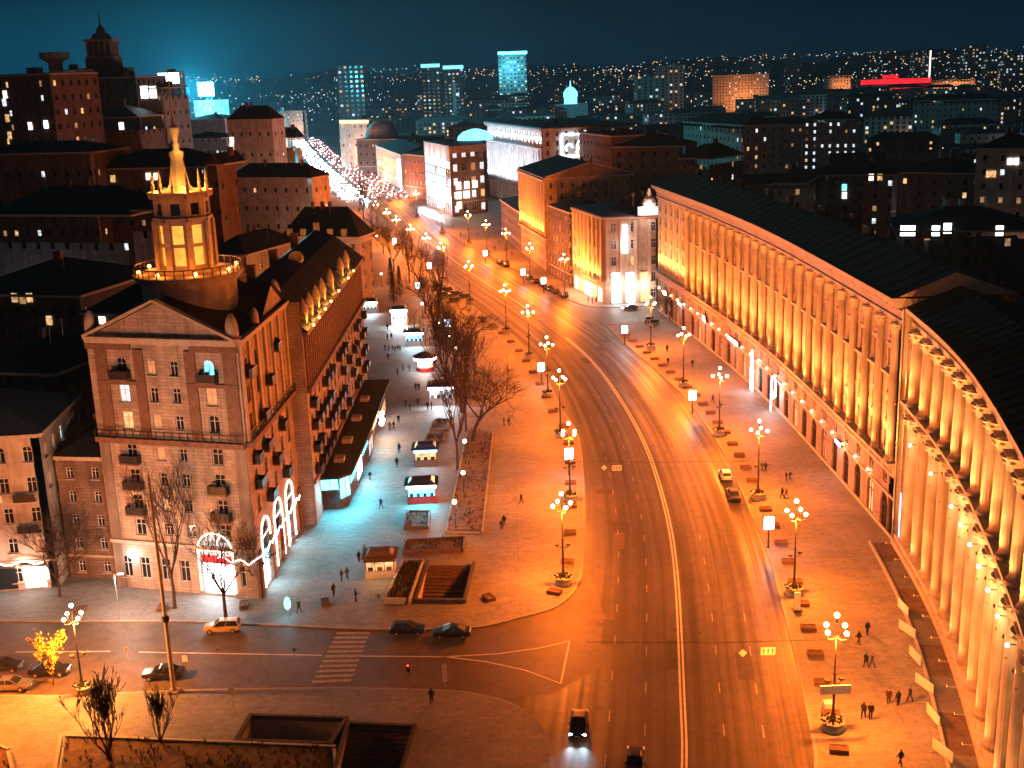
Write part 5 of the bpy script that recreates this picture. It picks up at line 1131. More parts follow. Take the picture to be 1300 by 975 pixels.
light('POINT', t, (0, -3.2, 2.4), 900, (1, .85, .8), .4)
def trough(name, label, cat, px, h, wall, fill, wt=.2, plants=0):
    P_ = quadpx(*px); c = sum((Vector(p) for p in P_), Vector((0, 0)))/4; t = thing(name, label, cat, (c.x, c.y, .13)); m = MB()
    for i in range(4):
        a, b = Vector(P_[i]), Vector(P_[(i+1) % 4]); m.bar((*(a+(a-b).normalized()*wt*.49), .13+h/2), (*(b-(a-b).normalized()*-wt*.49-(b-a).normalized()*wt*.98), .13+h/2), wt, wall, h)
    m.build('rim', t); m = MB(); Q = [Vector(p).lerp(c, .04) for p in P_]; m.face([(p.x, p.y, .13+h*.6) for p in Q], fill); m.build('soil', t)
    if plants:
        m = MB()
        for k in range(plants):
            u, v = random.random(), random.random(); p = Q[0].lerp(Q[1], u).lerp(Q[3].lerp(Q[2], u), v); h2 = random.uniform(.2, .7)
            for j in range(3): m.bar((p.x, p.y, .13+h*.5), (p.x+random.uniform(-.25, .25), p.y+random.uniform(-.25, .25), .13+h*.6+h2), .05, random.choice(['plant_leaf', 'twig']))
        tag(m.build('plants', t), kind='stuff')
    return t
trough('flower_bed', 'long brown planted trough above the underpass stairs', 'flower bed', ((512, 705), (588, 701), (590, 686), (514, 690)), .7, 'wood', 'soil', .2, 60)
trough('flower_bed', 'square brown bench bed between kiosks and stairs', 'flower bed', ((514, 672), (543, 672), (546, 652), (517, 652)), .6, 'wood', 'soil', .25, 30)
trough('flower_bed', 'dark planted bed along the left side of the underpass stairs', 'flower bed', ((489, 766), (520, 767), (537, 717), (512, 717)), .8, 'concrete', 'soil', .3, 160)
trough('flower_bed', 'long bare earth bed under the boulevard trees', 'flower bed', ((566, 677), (612, 677), (626, 548), (594, 545)), .22, 'kerbstone', 'soil', .25, 120)
trough('flower_bed', 'wooden bench bed by the orange lanterns', 'flower bed', ((546, 548), (567, 548), (570, 535), (551, 535)), .6, 'wood', 'soil', .25, 20)
trough('flower_bed', 'wooden bench bed above the rear kiosk', 'flower bed', ((540, 562), (562, 562), (565, 554), (543, 554)), .6, 'wood', 'soil', .25, 16)
trough('flower_bed', 'wide brown earth bed with two upright leafless trees', 'flower bed', ((66, 1010), (430, 1010), (424, 952), (78, 938)), .5, 'concrete', 'soil', .35, 200)
trough('flower_bed', 'earth bed in the bottom left corner of the plaza', 'flower bed', ((-60, 1010), (24, 1010), (10, 955), (-60, 930)), .5, 'concrete', 'soil', .35, 30)
# sunken stairs
def pit(name, label, P_, depth, stairs, parapet, cat):
    c = sum((Vector(p) for p in P_), Vector((0, 0)))/4; t = thing(name, label, cat, (c.x, c.y, .13)); V = [Vector(p) for p in P_]
    m = MB()
    for i in range(4):
        a, b = V[i], V[(i+1) % 4]; m.face([(*a, -depth), (*b, -depth), (*b, .13), (*a, .13)], 'concrete')
    m.face([(*v, -depth) for v in V], 'paving_dark'); m.build('wall', t)
    if stairs:
        m = MB(); n = 16; h = (depth)/n
        for i in range(n):
            v0, v1 = i/n*.9, (i+1)/n*.9; a, b = V[3].lerp(V[0], v0), V[2].lerp(V[1], v0); c2, d2 = V[2].lerp(V[1], v1), V[3].lerp(V[0], v1); z = -h*(i+1)+.1
            m.face([(*a, z), (*b, z), (*c2, z), (*d2, z)], 'wood' if i % 2 else 'brown_stone'); m.face([(*d2, z), (*c2, z), (*c2, z-h), (*d2, z-h)], 'trim_brown')
        m.build('stair', t)
    m = MB()
    for i in parapet:
        a, b = V[i], V[(i+1) % 4]; e = (b-a).normalized()*.22; m.bar((*(a-e), .13+.22), (*(b+(e*-1)), .13+.22), .36, 'dark_brick', .44); m.bar((*(a-e), .61), (*(b-e), .61), .42, 'dark_brick', .07)
    m.build('parapet', t); return t
pit('underpass_stairs', 'sunken underpass stairs with a stone parapet behind two parked cars', PIT1, 3.2, True, (0, 1, 3), 'underpass')
pit('sunken_court', 'dark sunken opening with a thick rim at the bottom left plaza', PIT2, 3.6, False, (0, 1, 2, 3), 'underpass'); pit('underpass_stairs', 'brown sunken stairs with a wide parapet at the bottom edge', PIT3, 3.0, True, (1, 2, 3), 'underpass')
# poles, signs
q = gp(221, 879, .13); t = thing('white_pole', 'tall tapering white pole standing at the edge of the plaza', 'pole', (q.x, q.y, .13)); m = MB(); m.lathe([(.34, 0), (.34, .5), (.27, .6), (.2, 12), (.13, 25), (.05, 25.2)], 'concrete', n=12); m.build('shaft', t, world=False); m = MB(); m.lathe([(.3, 8.5), (.42, 8.6), (.42, 9.1), (.3, 9.2)], 'black', n=12); m.build('clamp', t, world=False); m = MB(); m.bar((0, 0, 21), (-.1, .9, 21.1), .1, 'steel'); m.box((-.1, 1.0, 20.9), (.7, .35, .5), 'steel'); m.build('floodlight', t, world=False); light('SPOT', t, (-.1, 1.3, 21.1), 11000, (1, .62, .48), .2, R(105), rot=Vector((-.12, 1, -.12))); m = MB(); m.box((0, 0, -.02), (1.1, 1.1, .3), 'concrete'); m.build('foot', t, world=False)  # floodlight and its spot are added on the bare pole to light the tower front
def signpost(px, py, label, h, kind, rz=0.0, cat='sign'):
    q = gp(px, py, .1); t = thing('sign_post', label, cat, (q.x, q.y, .1), rz); m = MB(); m.tube([(0, 0, 0), (0, 0, h)], .05, 'steel', 6); m.build('post', t, world=False); m = MB()
    if kind == 'round': m.tube([(0, -.06, h-.3), (0, -.03, h-.3)], .27, 'steel', 14); m.tube([(0, -.065, h-.3), (0, -.061, h-.3)], .2, 'trim_brown', 14)
    elif kind == 'square': m.box((0, -.08, h-.8), (.6, .05, .8), 'white_paint')
    elif kind == 'tall': m.box((0, -.08, h-2.2), (.5, .08, 2.0), 'white_paint')
    elif kind == 'light': m.box((0, 0, h-1.0), (.34, .3, .95), 'black'); [m.ball((0, -.16, h-.2-.29*k), .1, c, 8) for k, c in enumerate(('tail_lamp', 'black', 'black'))]
    elif kind == 'oval': m.lathe([(.02, 0), (.3, .3), (.42, .9), (.3, 1.5), (.02, 1.8)], 'neon_cyan', (0, 0, h-1.9), 14)
    elif kind == 'lamp': m.bar((0, 0, h), (.9, 0, h+.15), .06, 'steel'); m.box((.8, 0, h+.06), (.7, .25, .12), 'board_white')
    m.build('sign_face' if kind not in ('light', 'lamp') else 'head', t, world=False)
    return t
signpost(366, 781, 'oval glowing cyan sign on a post at the boulevard corner', 2.6, 'oval'); light('POINT', bpy.data.objects['sign_post'], (0, -1, 1.6), 90, CYAN, .3)
signpost(520, 880, 'traffic light on a post at the crossing, red lamp on', 3.6, 'light', cat='traffic light'); signpost(566, 884, 'post with a tall white sign right of the traffic light', 4.0, 'tall'); signpost(376, 852, 'round road sign on a thin post left of the crossing', 3, 'round'); signpost(297, 900, 'small white sign post near the sunken court', 2.6, 'square'); signpost(152, 786, 'slim street lamp post before the link house', 6, 'lamp', 0, 'street lamp'); light('POINT', bpy.data.objects['sign_post.005'], (.8, 0, 5.7), 4300, (1, .6, .42), .2)
signpost(483, 792, 'thin post with a small round sign below the brown kiosk', 4, 'round'); signpost(237, 856, 'short dark post beside the black saloon, right', 2.4, 'square'); signpost(163, 845, 'short post beside the parking row, left', 2.4, 'round'); signpost(279, 852, 'thin bare post right of the white pole', 3, 'round')
# hanging lane signs on span cables
def hung(p0, p1, z, items, label):
    a, b = gp(*p0, z), gp(*p1, z); t = thing('span_cable', label, 'cable', (a.x, a.y, z)); m = MB(); m.tube([a, a.lerp(b, .5)-Vector((0, 0, .25)), b], .03, 'iron', 4); m.build('cable', t)
    for x, y, kind in items:
        q = gp(x, y, z-.9); m = MB()
        if kind == 'diamond': m.box((q.x, q.y, q.z-.0), (.62, .06, .62), 'white_paint'); m2 = MB(); T = Matrix.Translation((q.x, q.y, q.z)) @ Matrix.Rotation(R(45), 4, 'Y') @ Matrix.Translation((-q.x, -q.y, -q.z-.31)); m2.merge(m, T); m = m2
        else:
            m.box((q.x, q.y, q.z-.3), (1.5, .06, .85), 'white_paint')
            for k in (-.45, 0, .45): m.box((q.x+k, q.y-.034, q.z-.18), (.1, .012, .5), 'car_blue'); m.idx([(q.x+k-.14, q.y-.041, q.z+.24), (q.x+k+.14, q.y-.041, q.z+.24), (q.x+k, q.y-.041, q.z+.47)], [(0, 1, 2)], 'car_blue')
        m.bar((q.x, q.y+.04, q.z+.3), (q.x, q.y+.04, z), .03, 'iron'); m.build('lane_sign', t)
hung((744, 815), (1060, 812), 6.6, [(943, 829, 'diamond'), (975, 828, 'lanes')], 'cable with a white diamond and a three-arrow lane sign over the near lanes')
hung((715, 585), (958, 585), 6.6, [(767, 594, 'diamond'), (783, 595, 'lanes')], 'cable with a diamond and a lane sign beside the middle left lamp post')
q = gp(1057, 930, .13); t = thing('banner_sign', 'white advertising board fixed low on the near right lamp post', 'sign', (q.x, q.y, 4.6)); m = MB(); m.box((0, -.35, 0), (3.0, .12, .95), 'white_paint'); m.build('board', t, world=False); m = MB(); m.bar((0, -.3, .4), (0, .1, .4), .1, 'iron'); m.build('bracket', t, world=False)
for i, (x, y) in enumerate([(1052, 901), (1012, 775)]): q = gp(x, y, .13); t = thing('white_bollard_stand', ['white cube stand at the foot of the near right lamp post', 'tall white banner stand behind the second right lamp post'][i], 'stand', (q.x, q.y, .13)); m = MB(); m.box((0, 0, 0), (1.0, .9, .9) if i == 0 else (.7, .3, 2.4), 'white_paint'); m.build('panel', t, world=False); m = MB(); m.box((0, 0, -.01), (1.2, 1.1, .12), 'iron'); m.build('foot', t, world=False)
# barrier panels, terrace strip and low wall before the colonnade wing
t = thing('barrier_panel', 'x', 'barrier'); m = MB(); m.box((0, 0, .25), (2.9, .06, 1.1), 'white_paint'); m.build('panel', t)
for s in (-1.1, 1.1): m = MB(); m.box((s, 0, 0), (.08, .7, .09), 'steel'); m.box((s, 0, .09), (.06, .06, 1.3), 'steel'); m.build('leg', t)
uf = [False]
for i, (x, y) in enumerate([(1151, 806), (1161, 840), (1173, 876), (1184, 916), (1196, 962), (1146, 778)]): q = gp(x, y, .13); place(t, uf, (q.x, q.y, .13), R(102)+.12*(-1)**i, f'white barrier panel before the near columns, {["second", "third", "fourth", "fifth", "bottom", "topmost"][i]} of the row', 'white barrier panels')
m = MB(); P1 = [C2.P(u, 0, 1.95)[:2] for u in C2.u]; P2 = [C2.P(u, 0, 4.6)[:2] for u in C2.u]
for i in range(len(P1)-1): m.face([(*P1[i], .136), (*P1[i+1], .136), (*P2[i+1], .136), (*P2[i], .136)], 'paving_dark' if (i//3) % 2 else 'brown_stone')
struct('terrace_path', m)
t = thing('low_wall', 'low dark kerb wall edging the strip before the near columns', 'wall', (*P2[10], .13)); m = MB(); K = [C2.P(u, 0, 4.75)[:2] for u in C2.u]
for i in range(len(K)-9): m.bar((*K[i], .3), (*K[i+1], .3), .3, 'concrete', .36)
m.build('coping', t)
# ------------------------------------------------------------------ the city behind
def BL(name, label, xl, Yl, xr, Yr, yt, depth, wall='dark_brick', floors=5, bw=4, roof='hip', rh=4, roofm='roof_metal', lit=(.04, .03, .05), cat='building', **k):
    fp, H = pblock(xl, Yl, xr, Yr, yt, depth); return house(name, label, fp, H, wall, floors, bw, roof, rh, roofm, lit, cat=cat, **k), fp, H
def litwin(t, p0, p1, spots, s=1.6):
    """spots in pixels on the plane of the front edge"""
    a, b = Vector(p0), Vector(p1); nn = Vector(((b-a).y, -(b-a).x)).normalized()
    for x, y, mt in spots:
        d = ray(x, y); k = (a.dot(nn)+.3)/(d.x*nn.x+d.y*nn.y); q = CP+d*k; m = MB(); tt = (b-a).normalized()
        m.idx([(q.x+sx*tt.x*s*.5+nn.x*o, q.y+sx*tt.y*s*.5+nn.y*o, q.z+sz*s*.7) for o in (0, -.2) for sx, sz in ((-1, -1), (1, -1), (1, 1), (-1, 1))], [(0, 1, 2, 3), (0, 1, 5, 4), (1, 2, 6, 5), (2, 3, 7, 6), (3, 0, 4, 7)], mt); m.build('lit_window', t)
def L_(t, fp, spots, s=1.6): litwin(t, fp[0], fp[1], spots, s)
# left cluster
t, fp, H = BL('apartment_block', 'tall red-brown apartment block with lit windows at the far left', -30, 520, 63, 500, 97, 26, 'red_brick', 12, 3.6, 'flat', 1, lit=(.05, .03, .04), win=(1.5, 2.2)); L_(t, fp, [(6, 120, 'lit_bright'), (5, 130, 'lit_cool'), (9, 150, 'lit_warm'), (38, 160, 'lit_bright'), (58, 158, 'board_white'), (12, 172, 'lit_warm')], 2.2)
light('POINT', t, (25, -35, 30), 2500, (1, .5, .38), 2)
BL('row_house', 'long brown row house with lit ground windows at the left edge', -30, 372, 119, 365, 196, 22, 'brown_stone', 5, 3.6, 'hip', 3, lit=(.1, .05, .06))
t, fp, H = BL('row_house', 'brown row house with a dark roof behind the turret', 120, 372, 262, 365, 214, 22, 'brown_stone', 4, 3.8, 'hip', 5, lit=(.06, .03, .05)); L_(t, fp, [(188, 224, 'lit_bright'), (198, 224, 'lit_bright'), (143, 227, 'lit_warm')], 1.5)
BL('gable_house', 'brick house with a blank stepped gable right of the turret', 262, 352, 283, 350, 208, 12, 'red_brick', 5, 9, 'gable', 3, lit=(0, 0, 0))
t, fp, H = BL('courtyard_house', 'low pale courtyard house under a wide black roof', -20, 305, 165, 292, 272, 24, 'grey_render', 3, 4, 'hip', 6, lit=(.03, .05, .03)); light('POINT', t, (-10, -20, 5), 1500, (.9, .85, .9), .5)
BL('courtyard_house', 'dark courtyard house beside the turret shaft', 165, 292, 196, 290, 266, 20, 'beige_render', 4, 3.4, 'hip', 3, lit=(.04, .02, .04))
t, fp, H = BL('back_house', 'black-roofed house behind the tower house with three lit windows', -60, 238, 100, 230, 372, 30, 'dark_brick', 5, 3.6, 'hip', 5, lit=(0, 0, 0)); L_(t, fp, [(18, 378, 'lit_warm'), (37, 378, 'lit_warm'), (62, 407, 'lit_warm'), (28, 380, 'lit_dim')], 1.3)
t, fp, H = BL('back_house', 'dark rear house close behind the tower house gable', 104, 205, 182, 200, 396, 26, 'dark_brick', 5, 3.6, 'hip', 4, lit=(0, 0, 0)); L_(t, fp, [(129, 405, 'lit_bright')], 1.3)
BL('back_house', 'dark low rear house above the beige house roof', -50, 205, 70, 200, 470, 24, 'dark_brick', 3, 3.6, 'hip', 4, lit=(0, 0, 0))
# the great dark tower with a lantern top
t, fp, H = BL('stepped_tower', 'broad dark stepped tower block crowned by a columned lantern on the skyline', 88, 640, 172, 630, 100, 30, 'dark_brick', 15, 4.5, 'flat', 1, lit=(.0, .0, .01), chim=0, win=(1.5, 2.4))
c0 = pd(131, 100, 650); m = MB(); z = H
m.box((c0.x, 655, z), (24, 24, 5), 'dark_brick'); m.box((c0.x, 655, z+5), (15, 15, 5), 'dark_brick'); m.build('upper_block', t)
m = MB(); m.box((c0.x, 655, z+10), (14.5, 14.5, 1), 'trim_brown'); m.box((c0.x, 655, z+11), (9, 9, 7.6), 'dark_brick')
for s in (-1, 1):
    for k in range(5): m.box((c0.x-6+3*k, 655+s*6, z+11), (1.1, 1.1, 7.6), 'trim_brown'); m.box((c0.x+s*6, 655-6+3*k, z+11), (1.09, 1.09, 7.58), 'trim_brown')
m.box((c0.x, 655, z+18.6), (15, 15, 1.2), 'trim_brown'); m.box((c0.x, 655, z+19.8), (9, 9, 3), 'dark_brick', taper=.7); m.lathe([(2.6, 22.8), (2.2, 25), (.5, 27), (.25, 33), (.05, 34)], 'roof_metal', (c0.x, 655, z), 10); m.build('lantern', t)
t2, fp, H = BL('stepped_block', 'lower front block of the dark stepped tower with two bright windows', 105, 560, 175, 555, 150, 30, 'brown_stone', 5, 5, 'hip', 5, lit=(0, 0, .02)); L_(t2, fp, [(114, 161, 'lit_bright'), (154, 160, 'lit_bright')], 2.4)
t, fp, H = BL('apartment_block', 'pale flat block with lit top windows right of the stepped tower', 175, 585, 206, 580, 112, 20, 'grey_render', 9, 4, 'flat', 1, lit=(.08, .06, .05)); L_(t, fp, [(183, 117, 'board_white'), (194, 117, 'lit_bright')], 4)
t, fp, H = BL('slim_tower', 'slim tower with a flared flat head left of the stepped tower', 64, 620, 90, 615, 90, 16, 'grey_render', 14, 4, 'flat', 1, lit=(.04, .05, .03)); m = MB(); c = pd(66, 90, 622); m.lathe([(3.5, -6), (3.5, 4), (7, 6), (7.5, 9), (6.5, 9.2)], 'grey_render', (c.x, 628, c.z), 16); m.build('head', t)
t, fp, H = BL('glass_tower', 'tower with a glowing white top on the left skyline', 199, 900, 228, 895, 92, 6, 'grey_render', 16, 4, 'flat', 1, lit=(.05, .15, .05)); m = MB(); a, b = fp[0], fp[1]; p_ = Path([a, b]); wbox(m, p_, p_.L/2, H-8, p_.L*.9, 7.4, .4, 'board_white', .1); m.build('light_sign', t)
t, fp, H = BL('lit_tower', 'slender tower under the dazzling cyan lamp on the skyline', 246, 1010, 268, 1000, 128, 20, 'grey_render', 12, 4, 'flat', 1, lit=(.1, .3, .1)); c = pd(261, 114, 1000); m = MB(); [m.box((c.x+dx*3.4, c.y, c.z+dz*3.6-1), (2.3, 1.2, 2.3), 'far_glow') for dx in (-1.5, -.5, .5, 1.5) for dz in (-1, 0, 1) if abs(dx)+abs(dz) < 2.3]; m.box((c.x, c.y+1.2, c.z-5), (13, .6, 11), 'steel'); m.build('beacon', t); m = MB(); m.tube([(c.x, c.y+8, H-2), (c.x, c.y+8, c.z)], .8, 'iron', 6); m.build('mast', t); light('POINT', t, (0, -60, c.z), 2600000, (.08, .8, 1), 6)
BL('low_hall', 'long low hall lit cyan under the bright skyline lamp', 232, 830, 285, 820, 152, 30, 'grey_render', 2, 5, 'hip', 3, lit=(0, .1, 0)); BL('low_hall', 'second low cyan-lit hall below the first one', 225, 700, 280, 690, 176, 24, 'grey_render', 3, 5, 'hip', 3, 'roof_grey', lit=(0, .1, 0))
t, fp, H = BL('corner_house', 'pale pillared corner house with a stepped roof beside the bright avenue', 288, 565, 345, 555, 152, 10, 'beige_render', 5, 4.5, 'pyr', 6, lit=(.05, .05, .05)); light('POINT', t, (8, -30, 16), 5000, (1, .55, .4), 1); L_(t, fp, [(294, 178, 'lit_bright'), (294, 186, 'lit_bright')], 2)
BL('house', 'dark-roofed house before the pillared corner house', 290, 470, 395, 455, 225, 13, 'beige_render', 4, 4.5, 'hip', 5, lit=(.03, .02, .06)); light('POINT', bpy.data.objects['house'], (16, -26, 6), 3600, (1, .6, .42), 1)
t, fp, H = BL('house', 'small orange-lit house at the start of the bright avenue', 352, 640, 376, 630, 174, 6, 'orange_stone', 4, 4.5, 'hip', 5, lit=(.4, .1, .1)); light('POINT', t, (2, -16, 8), 6000, (1, .5, .2), 1)
BL('house', 'dark house right of the turret with an orange-lit side', 262, 300, 312, 296, 322, 26, 'orange_stone', 4, 3.8, 'hip', 4, lit=(.02, 0, .03)); light('POINT', bpy.data.objects['house.002'], (7, -18, 14), 1500, (1, .38, .08), 1)
for i, (xl, xr, Y, yt, lab) in enumerate([(338, 362, 1150, 143, 'dark house at the top of the bright avenue, left side'), (430, 470, 900, 152, 'flat-roofed house with a lit cornice right of the bright avenue'), (352, 386, 1330, 141, 'far house closing the bright avenue')]):
    t, fp, H = BL('house', lab, xl, Y, xr, Y-15, yt, 24 if i == 1 else 8, 'beige_render', 5, 5, 'flat', 1, lit=(.3, .2, .1)); light('POINT', t, (0, -20, 10), 16000, (1, .6, .4), 1)
    if i == 1: m = MB(); p_ = Path(fp[:2]); wbox(m, p_, p_.L/2, H-2.4, p_.L*.9, 1.6, .4, 'panel_orange', .4); m.build('light_strip', t)
# right of the avenue
t, fp, H = BL('orange_block', 'long orange-tinted block beside the white store', 735, 560, 776, 520, 168, 26, 'red_brick', 6, 4.5, 'flat', 1, lit=(.02, 0, .03)); light('POINT', t, (12, -30, 16), 4200, (1, .3, .1), 1)
for i, a in enumerate([(778, 470, 870, 460, 186, 'brown_stone', 'long dark roofed block behind the arched corner house'), (868, 620, 945, 560, 154, 'beige_render', 'pale block with many pilasters on the right, upper'), (945, 700, 1040, 690, 160, 'grey_render', 'long low pale block with white-lit windows'), (1020, 690, 1090, 680, 152, 'grey_render', 'block with a grid of white-lit windows'), (1160, 900, 1265, 880, 128, 'grey_render', 'pale long block with a lit cornice at the far right'), (1240, 360, 1310, 352, 188, 'beige_render', 'brown apartment house at the right edge'), (1030, 390, 1140, 382, 222, 'brown_stone', 'brown apartment house with white windows, middle right'), (1140, 385, 1236, 372, 218, 'brown_stone', 'brown apartment house with balconies beside the right edge'), (980, 372, 1024, 368, 232, 'beige_render', 'small pale gabled house behind the crescent roof'), (905, 1700, 976, 1690, 96, 'orange_stone', 'orange-lit flat palace on the right skyline'), (1046, 1800, 1082, 1790, 97, 'orange_stone', 'small orange-lit hall on the right skyline'), (1185, 1850, 1238, 1840, 102, 'orange_stone', 'orange-lit hall right of the red roof'), (1140, 262, 1320, 255, 292, 'dark_brick', 'dark rear house behind the crescent with five lit windows'), (860, 400, 900, 392, 200, 'brown_stone', 'low brown house just behind the far crescent roof')]):
    xl, Yl, xr, Yr, yt, wall, lab = a
    t, fp, H = BL('city_block', lab, xl, Yl, xr, Yr, yt, 22, wall, max(3, int(pblock(xl, Yl, xr, Yr, yt, 22)[1]/4)), 4, 'flat' if i in (9, 10, 11) else 'hip', 4, lit=(.05, .05, .06) if i != 3 else (.05, .5, .05))
    if i in (9, 10, 11): light('POINT', t, (0, -40, 12), 110000, (1, .34, .12), 1)
    if i == 1: light('POINT', t, (5, -25, 10), 5000, (1, .5, .3), 1)
    if i == 4: light('POINT', t, (25, -20, 12), 3000, (1, .8, .6), 1)
    if i == 5: light('POINT', t, (-2, -14, 6), 1200, (1, .5, .3), 1)
    if i == 12: L_(t, fp, [(1148, 293, 'board_white'), (1157, 293, 'board_white'), (1188, 293, 'board_white'), (1203, 290, 'board_white'), (1269, 293, 'lit_bright')], 1.6)
    if i == 5: L_(t, fp, [(1282, 205, 'lit_bright'), (1290, 205, 'lit_bright'), (1255, 221, 'lit_warm'), (1261, 221, 'lit_warm')], 1.4)
    if i == 6: L_(t, fp, [(1072, 248, 'lit_bright'), (1106, 225, 'lit_bright'), (1117, 225, 'lit_warm'), (1072, 238, 'lit_cyan')], 1.5)
t, fp, H = BL('red_hall', 'long hall glowing red along its roof on the right skyline', 1092, 1900, 1183, 1885, 101, 30, 'red_brick', 3, 6, 'flat', 1, lit=(0, 0, 0)); p_ = Path(fp[:2]); m = MB(); wbox(m, p_, p_.L/2, H-8, p_.L*.98, 7, .4, 'neon_red', .1); m.build('light_strip', t); m = MB(); wbox(m, p_, p_.L*.42, H+.5, p_.L*.22, 5, .4, 'neon_red', .1); m.build('light_strip', t); light('POINT', t, (0, -30, 16), 60000, (1, .02, .03), 1)
m = MB()  # large plain roofs behind the near wing
t = thing('courtyard_hall', 'large dark hall with a bluish skylight roof behind the near wing', 'hall', (80, 150, 0)); Q_ = [gp(*q, 29) for q in ((1222, 480), (1345, 500), (1330, 372), (1185, 388))]; m.prism([(q.x, q.y) for q in Q_], 0, 29, 'dark_brick', 'roof_metal'); m.build('wall', t); m = MB()
Q_ = [Vector((q.x, q.y)) for q in Q_]
def bil(u, v, z): p = Q_[0].lerp(Q_[1], u).lerp(Q_[3].lerp(Q_[2], u), v); return (p.x, p.y, z)
for (u0_, u1_, v0_, v1_) in ((.04, .96, .04, .44), (.04, .96, .5, .96)):
    m.idx([bil(u0_, v0_, 29.1), bil(u1_, v0_, 29.1), bil(u1_, v1_, 29.1), bil(u0_, v1_, 29.1), bil(u0_, (v0_+v1_)/2, 31.5), bil(u1_, (v0_+v1_)/2, 31.5)], [(0, 1, 5, 4), (2, 3, 4, 5), (0, 4, 3), (1, 2, 5)], 'roof_grey')
m.build('roof', t)
# skyline towers
for i, (xl, xr, Y, yt, lab, col) in enumerate([(632, 669, 2300, 66, 'square tower outlined in cyan light on the centre skyline', 'c'), (427, 462, 1500, 82, 'round-topped dark tower on the skyline left of centre', ''), (534, 558, 1900, 80, 'twin lit tower on the skyline, left', 'w'), (562, 588, 1900, 82, 'twin lit tower on the skyline, right', 'w'), (574, 586, 1300, 102, 'slim pale tower below the twin towers', ''), (1162, 1170, 2600, 66, 'thin skyline tower, left of a pair', 'w'), (1176, 1184, 2600, 63, 'thin skyline tower with a bright edge, right of a pair', 'w'), (1226, 1252, 2400, 57, 'stepped dark tower with scattered lights on the right skyline', 'w'), (1254, 1276, 2300, 72, 'lower lit tower on the right skyline', 'w'), (1278, 1300, 2200, 70, 'lit tower at the right end of the skyline', 'w'), (836, 868, 1700, 84, 'dark domed block right of centre', ''), (955, 978, 2500, 74, 'pale block on the skyline over the orange palace', ''), (1000, 1016, 2600, 70, 'slim block on the skyline right of the orange palace', ''), (808, 845, 1500, 96, 'pale block above the dark roofs right of centre', 'w')]):
    t, fp, H = BL('skyline_tower', lab, xl, Y, xr, Y, yt, 30, 'grey_render', 14, 6, 'flat', 1, lit=(.1, .14, .05) if col else (.04, .05, .04), win=(3, 2.6), cornice=False)
    if col == 'c':
        p_ = Path(fp[:2]); m = MB(); band(m, p_, H-5, 5, 1, 'neon_cyan'); m.build('light_strip', t); light('POINT', t, (-6, -45, H-30), 160000, (.1, .75, 1), 2)  # unseen point lamp added to tint the tower face cyan
    if i in (2, 3): p_ = Path(fp[:2]); m = MB(); band(m, p_, H-7, 5, 1, 'lit_cyan'); m.build('light_strip', t)
    if i == 6: p_ = Path(fp[:2]); m = MB(); wbox(m, p_, p_.L*.7, 20, 3, H-22, .6, 'lit_bright', .1); m.build('light_strip', t)
# church with a pale dome, far centre
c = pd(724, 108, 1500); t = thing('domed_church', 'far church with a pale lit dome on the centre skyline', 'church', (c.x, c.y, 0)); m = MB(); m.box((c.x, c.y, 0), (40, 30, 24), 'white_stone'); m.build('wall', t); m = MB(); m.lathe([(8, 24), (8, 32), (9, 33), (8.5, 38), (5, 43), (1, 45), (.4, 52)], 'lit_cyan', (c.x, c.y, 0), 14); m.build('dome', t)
# remaining blocks of the city, wherever nothing named stands
taken = [(o.location.x, o.location.y) for o in COL.objects if o.parent is None and o.get('category') in ('building', 'hall', 'church', 'shop')]
ztag = lambda px: 'left of the bright avenue' if px < 420 else 'beyond the white store' if px < 860 else 'behind the crescent roof'
nb = 0
for ring in range(1500):
    if nb >= 150: break
    Y = 230*(9 ** random.random()) if random.random() < .8 else random.uniform(600, 2600); px = random.uniform(-20, 1320); p = pd(px, 100, Y); x = p.x
    i = min(range(len(CLP.p)), key=lambda k: (CLP.p[k]-Vector((x, Y))).length)
    if (CLP.p[i]-Vector((x, Y))).length < (98 if Y < 480 else 92) or (Y > 1380 and abs(px-390) < 40): continue
    if px > 560 and Y < 330 and px < 1000: continue
    if Y < 330 and px < 330: continue
    w_ = random.uniform(22, 56)
    if any(math.hypot(x-a, Y-b) < w_*.5+26 for a, b in taken): continue
    taken.append((x, Y)); H = random.uniform(11, 21) if Y < 900 else random.uniform(14, 30); an = random.choice([0, .25, -.3, .5, -.15]); c, s = math.cos(an), math.sin(an)
    if Y < 420 and px > 900: H = random.uniform(9, 15)
    fp = rect(x-c*w_/2, Y-s*w_/2, x+c*w_/2, Y+s*w_/2, random.uniform(13, 20)); wm_ = random.choice(['dark_brick', 'brown_stone', 'grey_render', 'beige_render', 'red_brick']); fl_ = max(3, int(H/3.6)); rfk = random.choice(['hip', 'gable', 'flat', 'hip'])
    lp_ = random.choice([(.02, .01, .03), (.05, .02, .05), (.01, .01, .02), (.09, .04, .05)]) if Y < 900 else (.06, .05, .04)
    t = house('city_house', f"{'distant' if Y > 900 else 'dim'} {fl_}-storey {wm_.replace('_', ' ').replace('stone', 'plaster')} house with a {rfk if rfk != 'hip' else 'hipped'} roof {ztag(px)}", fp, H, wm_, fl_, 4.2, rfk, random.uniform(2.5, 5), random.choice(['roof_metal', 'roof_metal', 'roof_red', 'roof_grey']), lp_, group=f'city houses {ztag(px)}', cornice=Y < 500, win=(1.4, 1.8) if Y < 900 else (2.2, 2.2))
    nb += 1
    if random.random() < .3: light('POINT', t, (random.uniform(-10, 10), -random.uniform(15, 22), 6), random.uniform(400, 1600), random.choice([(1, .45, .2), (1, .6, .4), (1, .3, .12), (.7, .85, 1)]), .5)
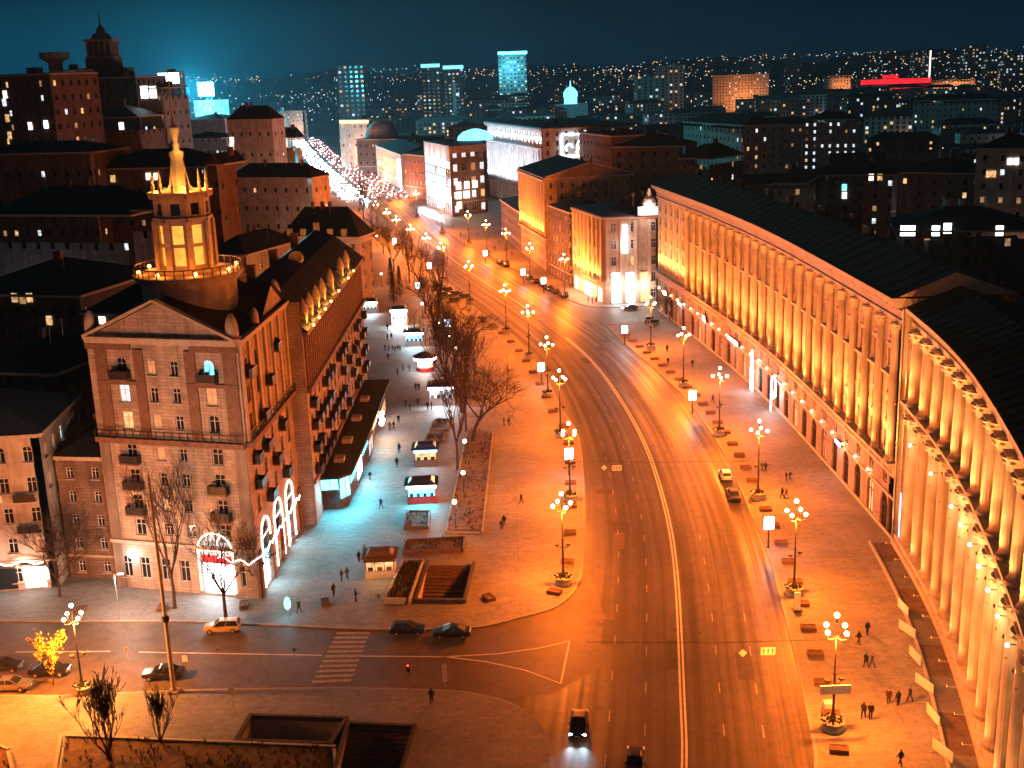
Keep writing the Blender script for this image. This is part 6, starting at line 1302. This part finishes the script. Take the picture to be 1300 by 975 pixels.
m = MB(); n_ = 40; hz = [[(-3800+7600*i/n_, yy, zz*(1+.25*math.sin(i*1.3)+.15*math.sin(i*2.9)) if zz > 0 else zz) for i in range(n_+1)] for yy, zz in ((3600, -.05), (4600, 26), (5400, 66), (5950, 84))]
for a, b in zip(hz, hz[1:]):
    for i in range(n_): m.face([a[i], a[i+1], b[i+1], b[i]], 'ground')
struct('hills', m)
# far street lights, beyond counting
m = MB(); random.seed(31); CLU = [(random.uniform(0, 1300), random.uniform(1300, 5800)) for _ in range(70)]
for k in range(1500):
    Y = random.uniform(700, 5600) if k % 3 else random.uniform(1500, 5800); cl_ = random.choice(CLU); px, Y = (random.uniform(-20, 1320), Y) if k % 4 == 0 else (random.gauss(cl_[0], 26), min(5800, max(700, random.gauss(cl_[1], 200)))); p = pd(px, 100, Y); z = random.uniform(7, 14)+((max(0, Y-3200)/2600*72+random.uniform(0, 22)) if Y > 2200 else 0); s = .34*Y/1000*random.uniform(.5, 1.5)
    m.box((p.x, Y, z), (s, s, s), random.choice(['speck_warm', 'speck_warm', 'speck_cool', 'speck_warm', 'lit_bright'] if px > 500 else ['speck_warm', 'speck_cool', 'speck_cool', 'lit_bright'])); m.box((p.x, Y, 0), (.3, .3, z-.1), 'iron')
tag(m.build('distant_street_lights'), 'scattered tiny lights of the city out to the horizon', 'street lights', None, 'stuff')
if True:
    m = MB(); m.box((0, 2850, -1.1), (8000, 6500, 131), 'iron'); o = m.build('haze'); o.data.materials.clear()
    hm = bpy.data.materials.new('haze'); hm.use_nodes = True; n = hm.node_tree.nodes; n.remove(n['Principled BSDF']); v = n.new('ShaderNodeVolumePrincipled'); v.inputs['Density'].default_value = .00008; v.inputs['Color'].default_value = (.3, .75, 1, 1)
    hm.node_tree.links.new(v.outputs[0], n['Material Output'].inputs['Volume']); o.data.materials.append(hm); tag(o, kind='stuff')
# ------------------------------------------------------------------ render
SC.render.engine = 'CYCLES'; SC.view_settings.view_transform = 'Standard'; SC.view_settings.look = 'None'; SC.view_settings.exposure = .5; SC.view_settings.gamma = 1
SC.cycles.use_denoising = True; SC.cycles.max_bounces = 5; SC.cycles.diffuse_bounces = 3; SC.cycles.glossy_bounces = 2; SC.cycles.sample_clamp_indirect = 3; SC.cycles.caustics_reflective = False; SC.cycles.caustics_refractive = False
SC.cycles.use_light_tree = True
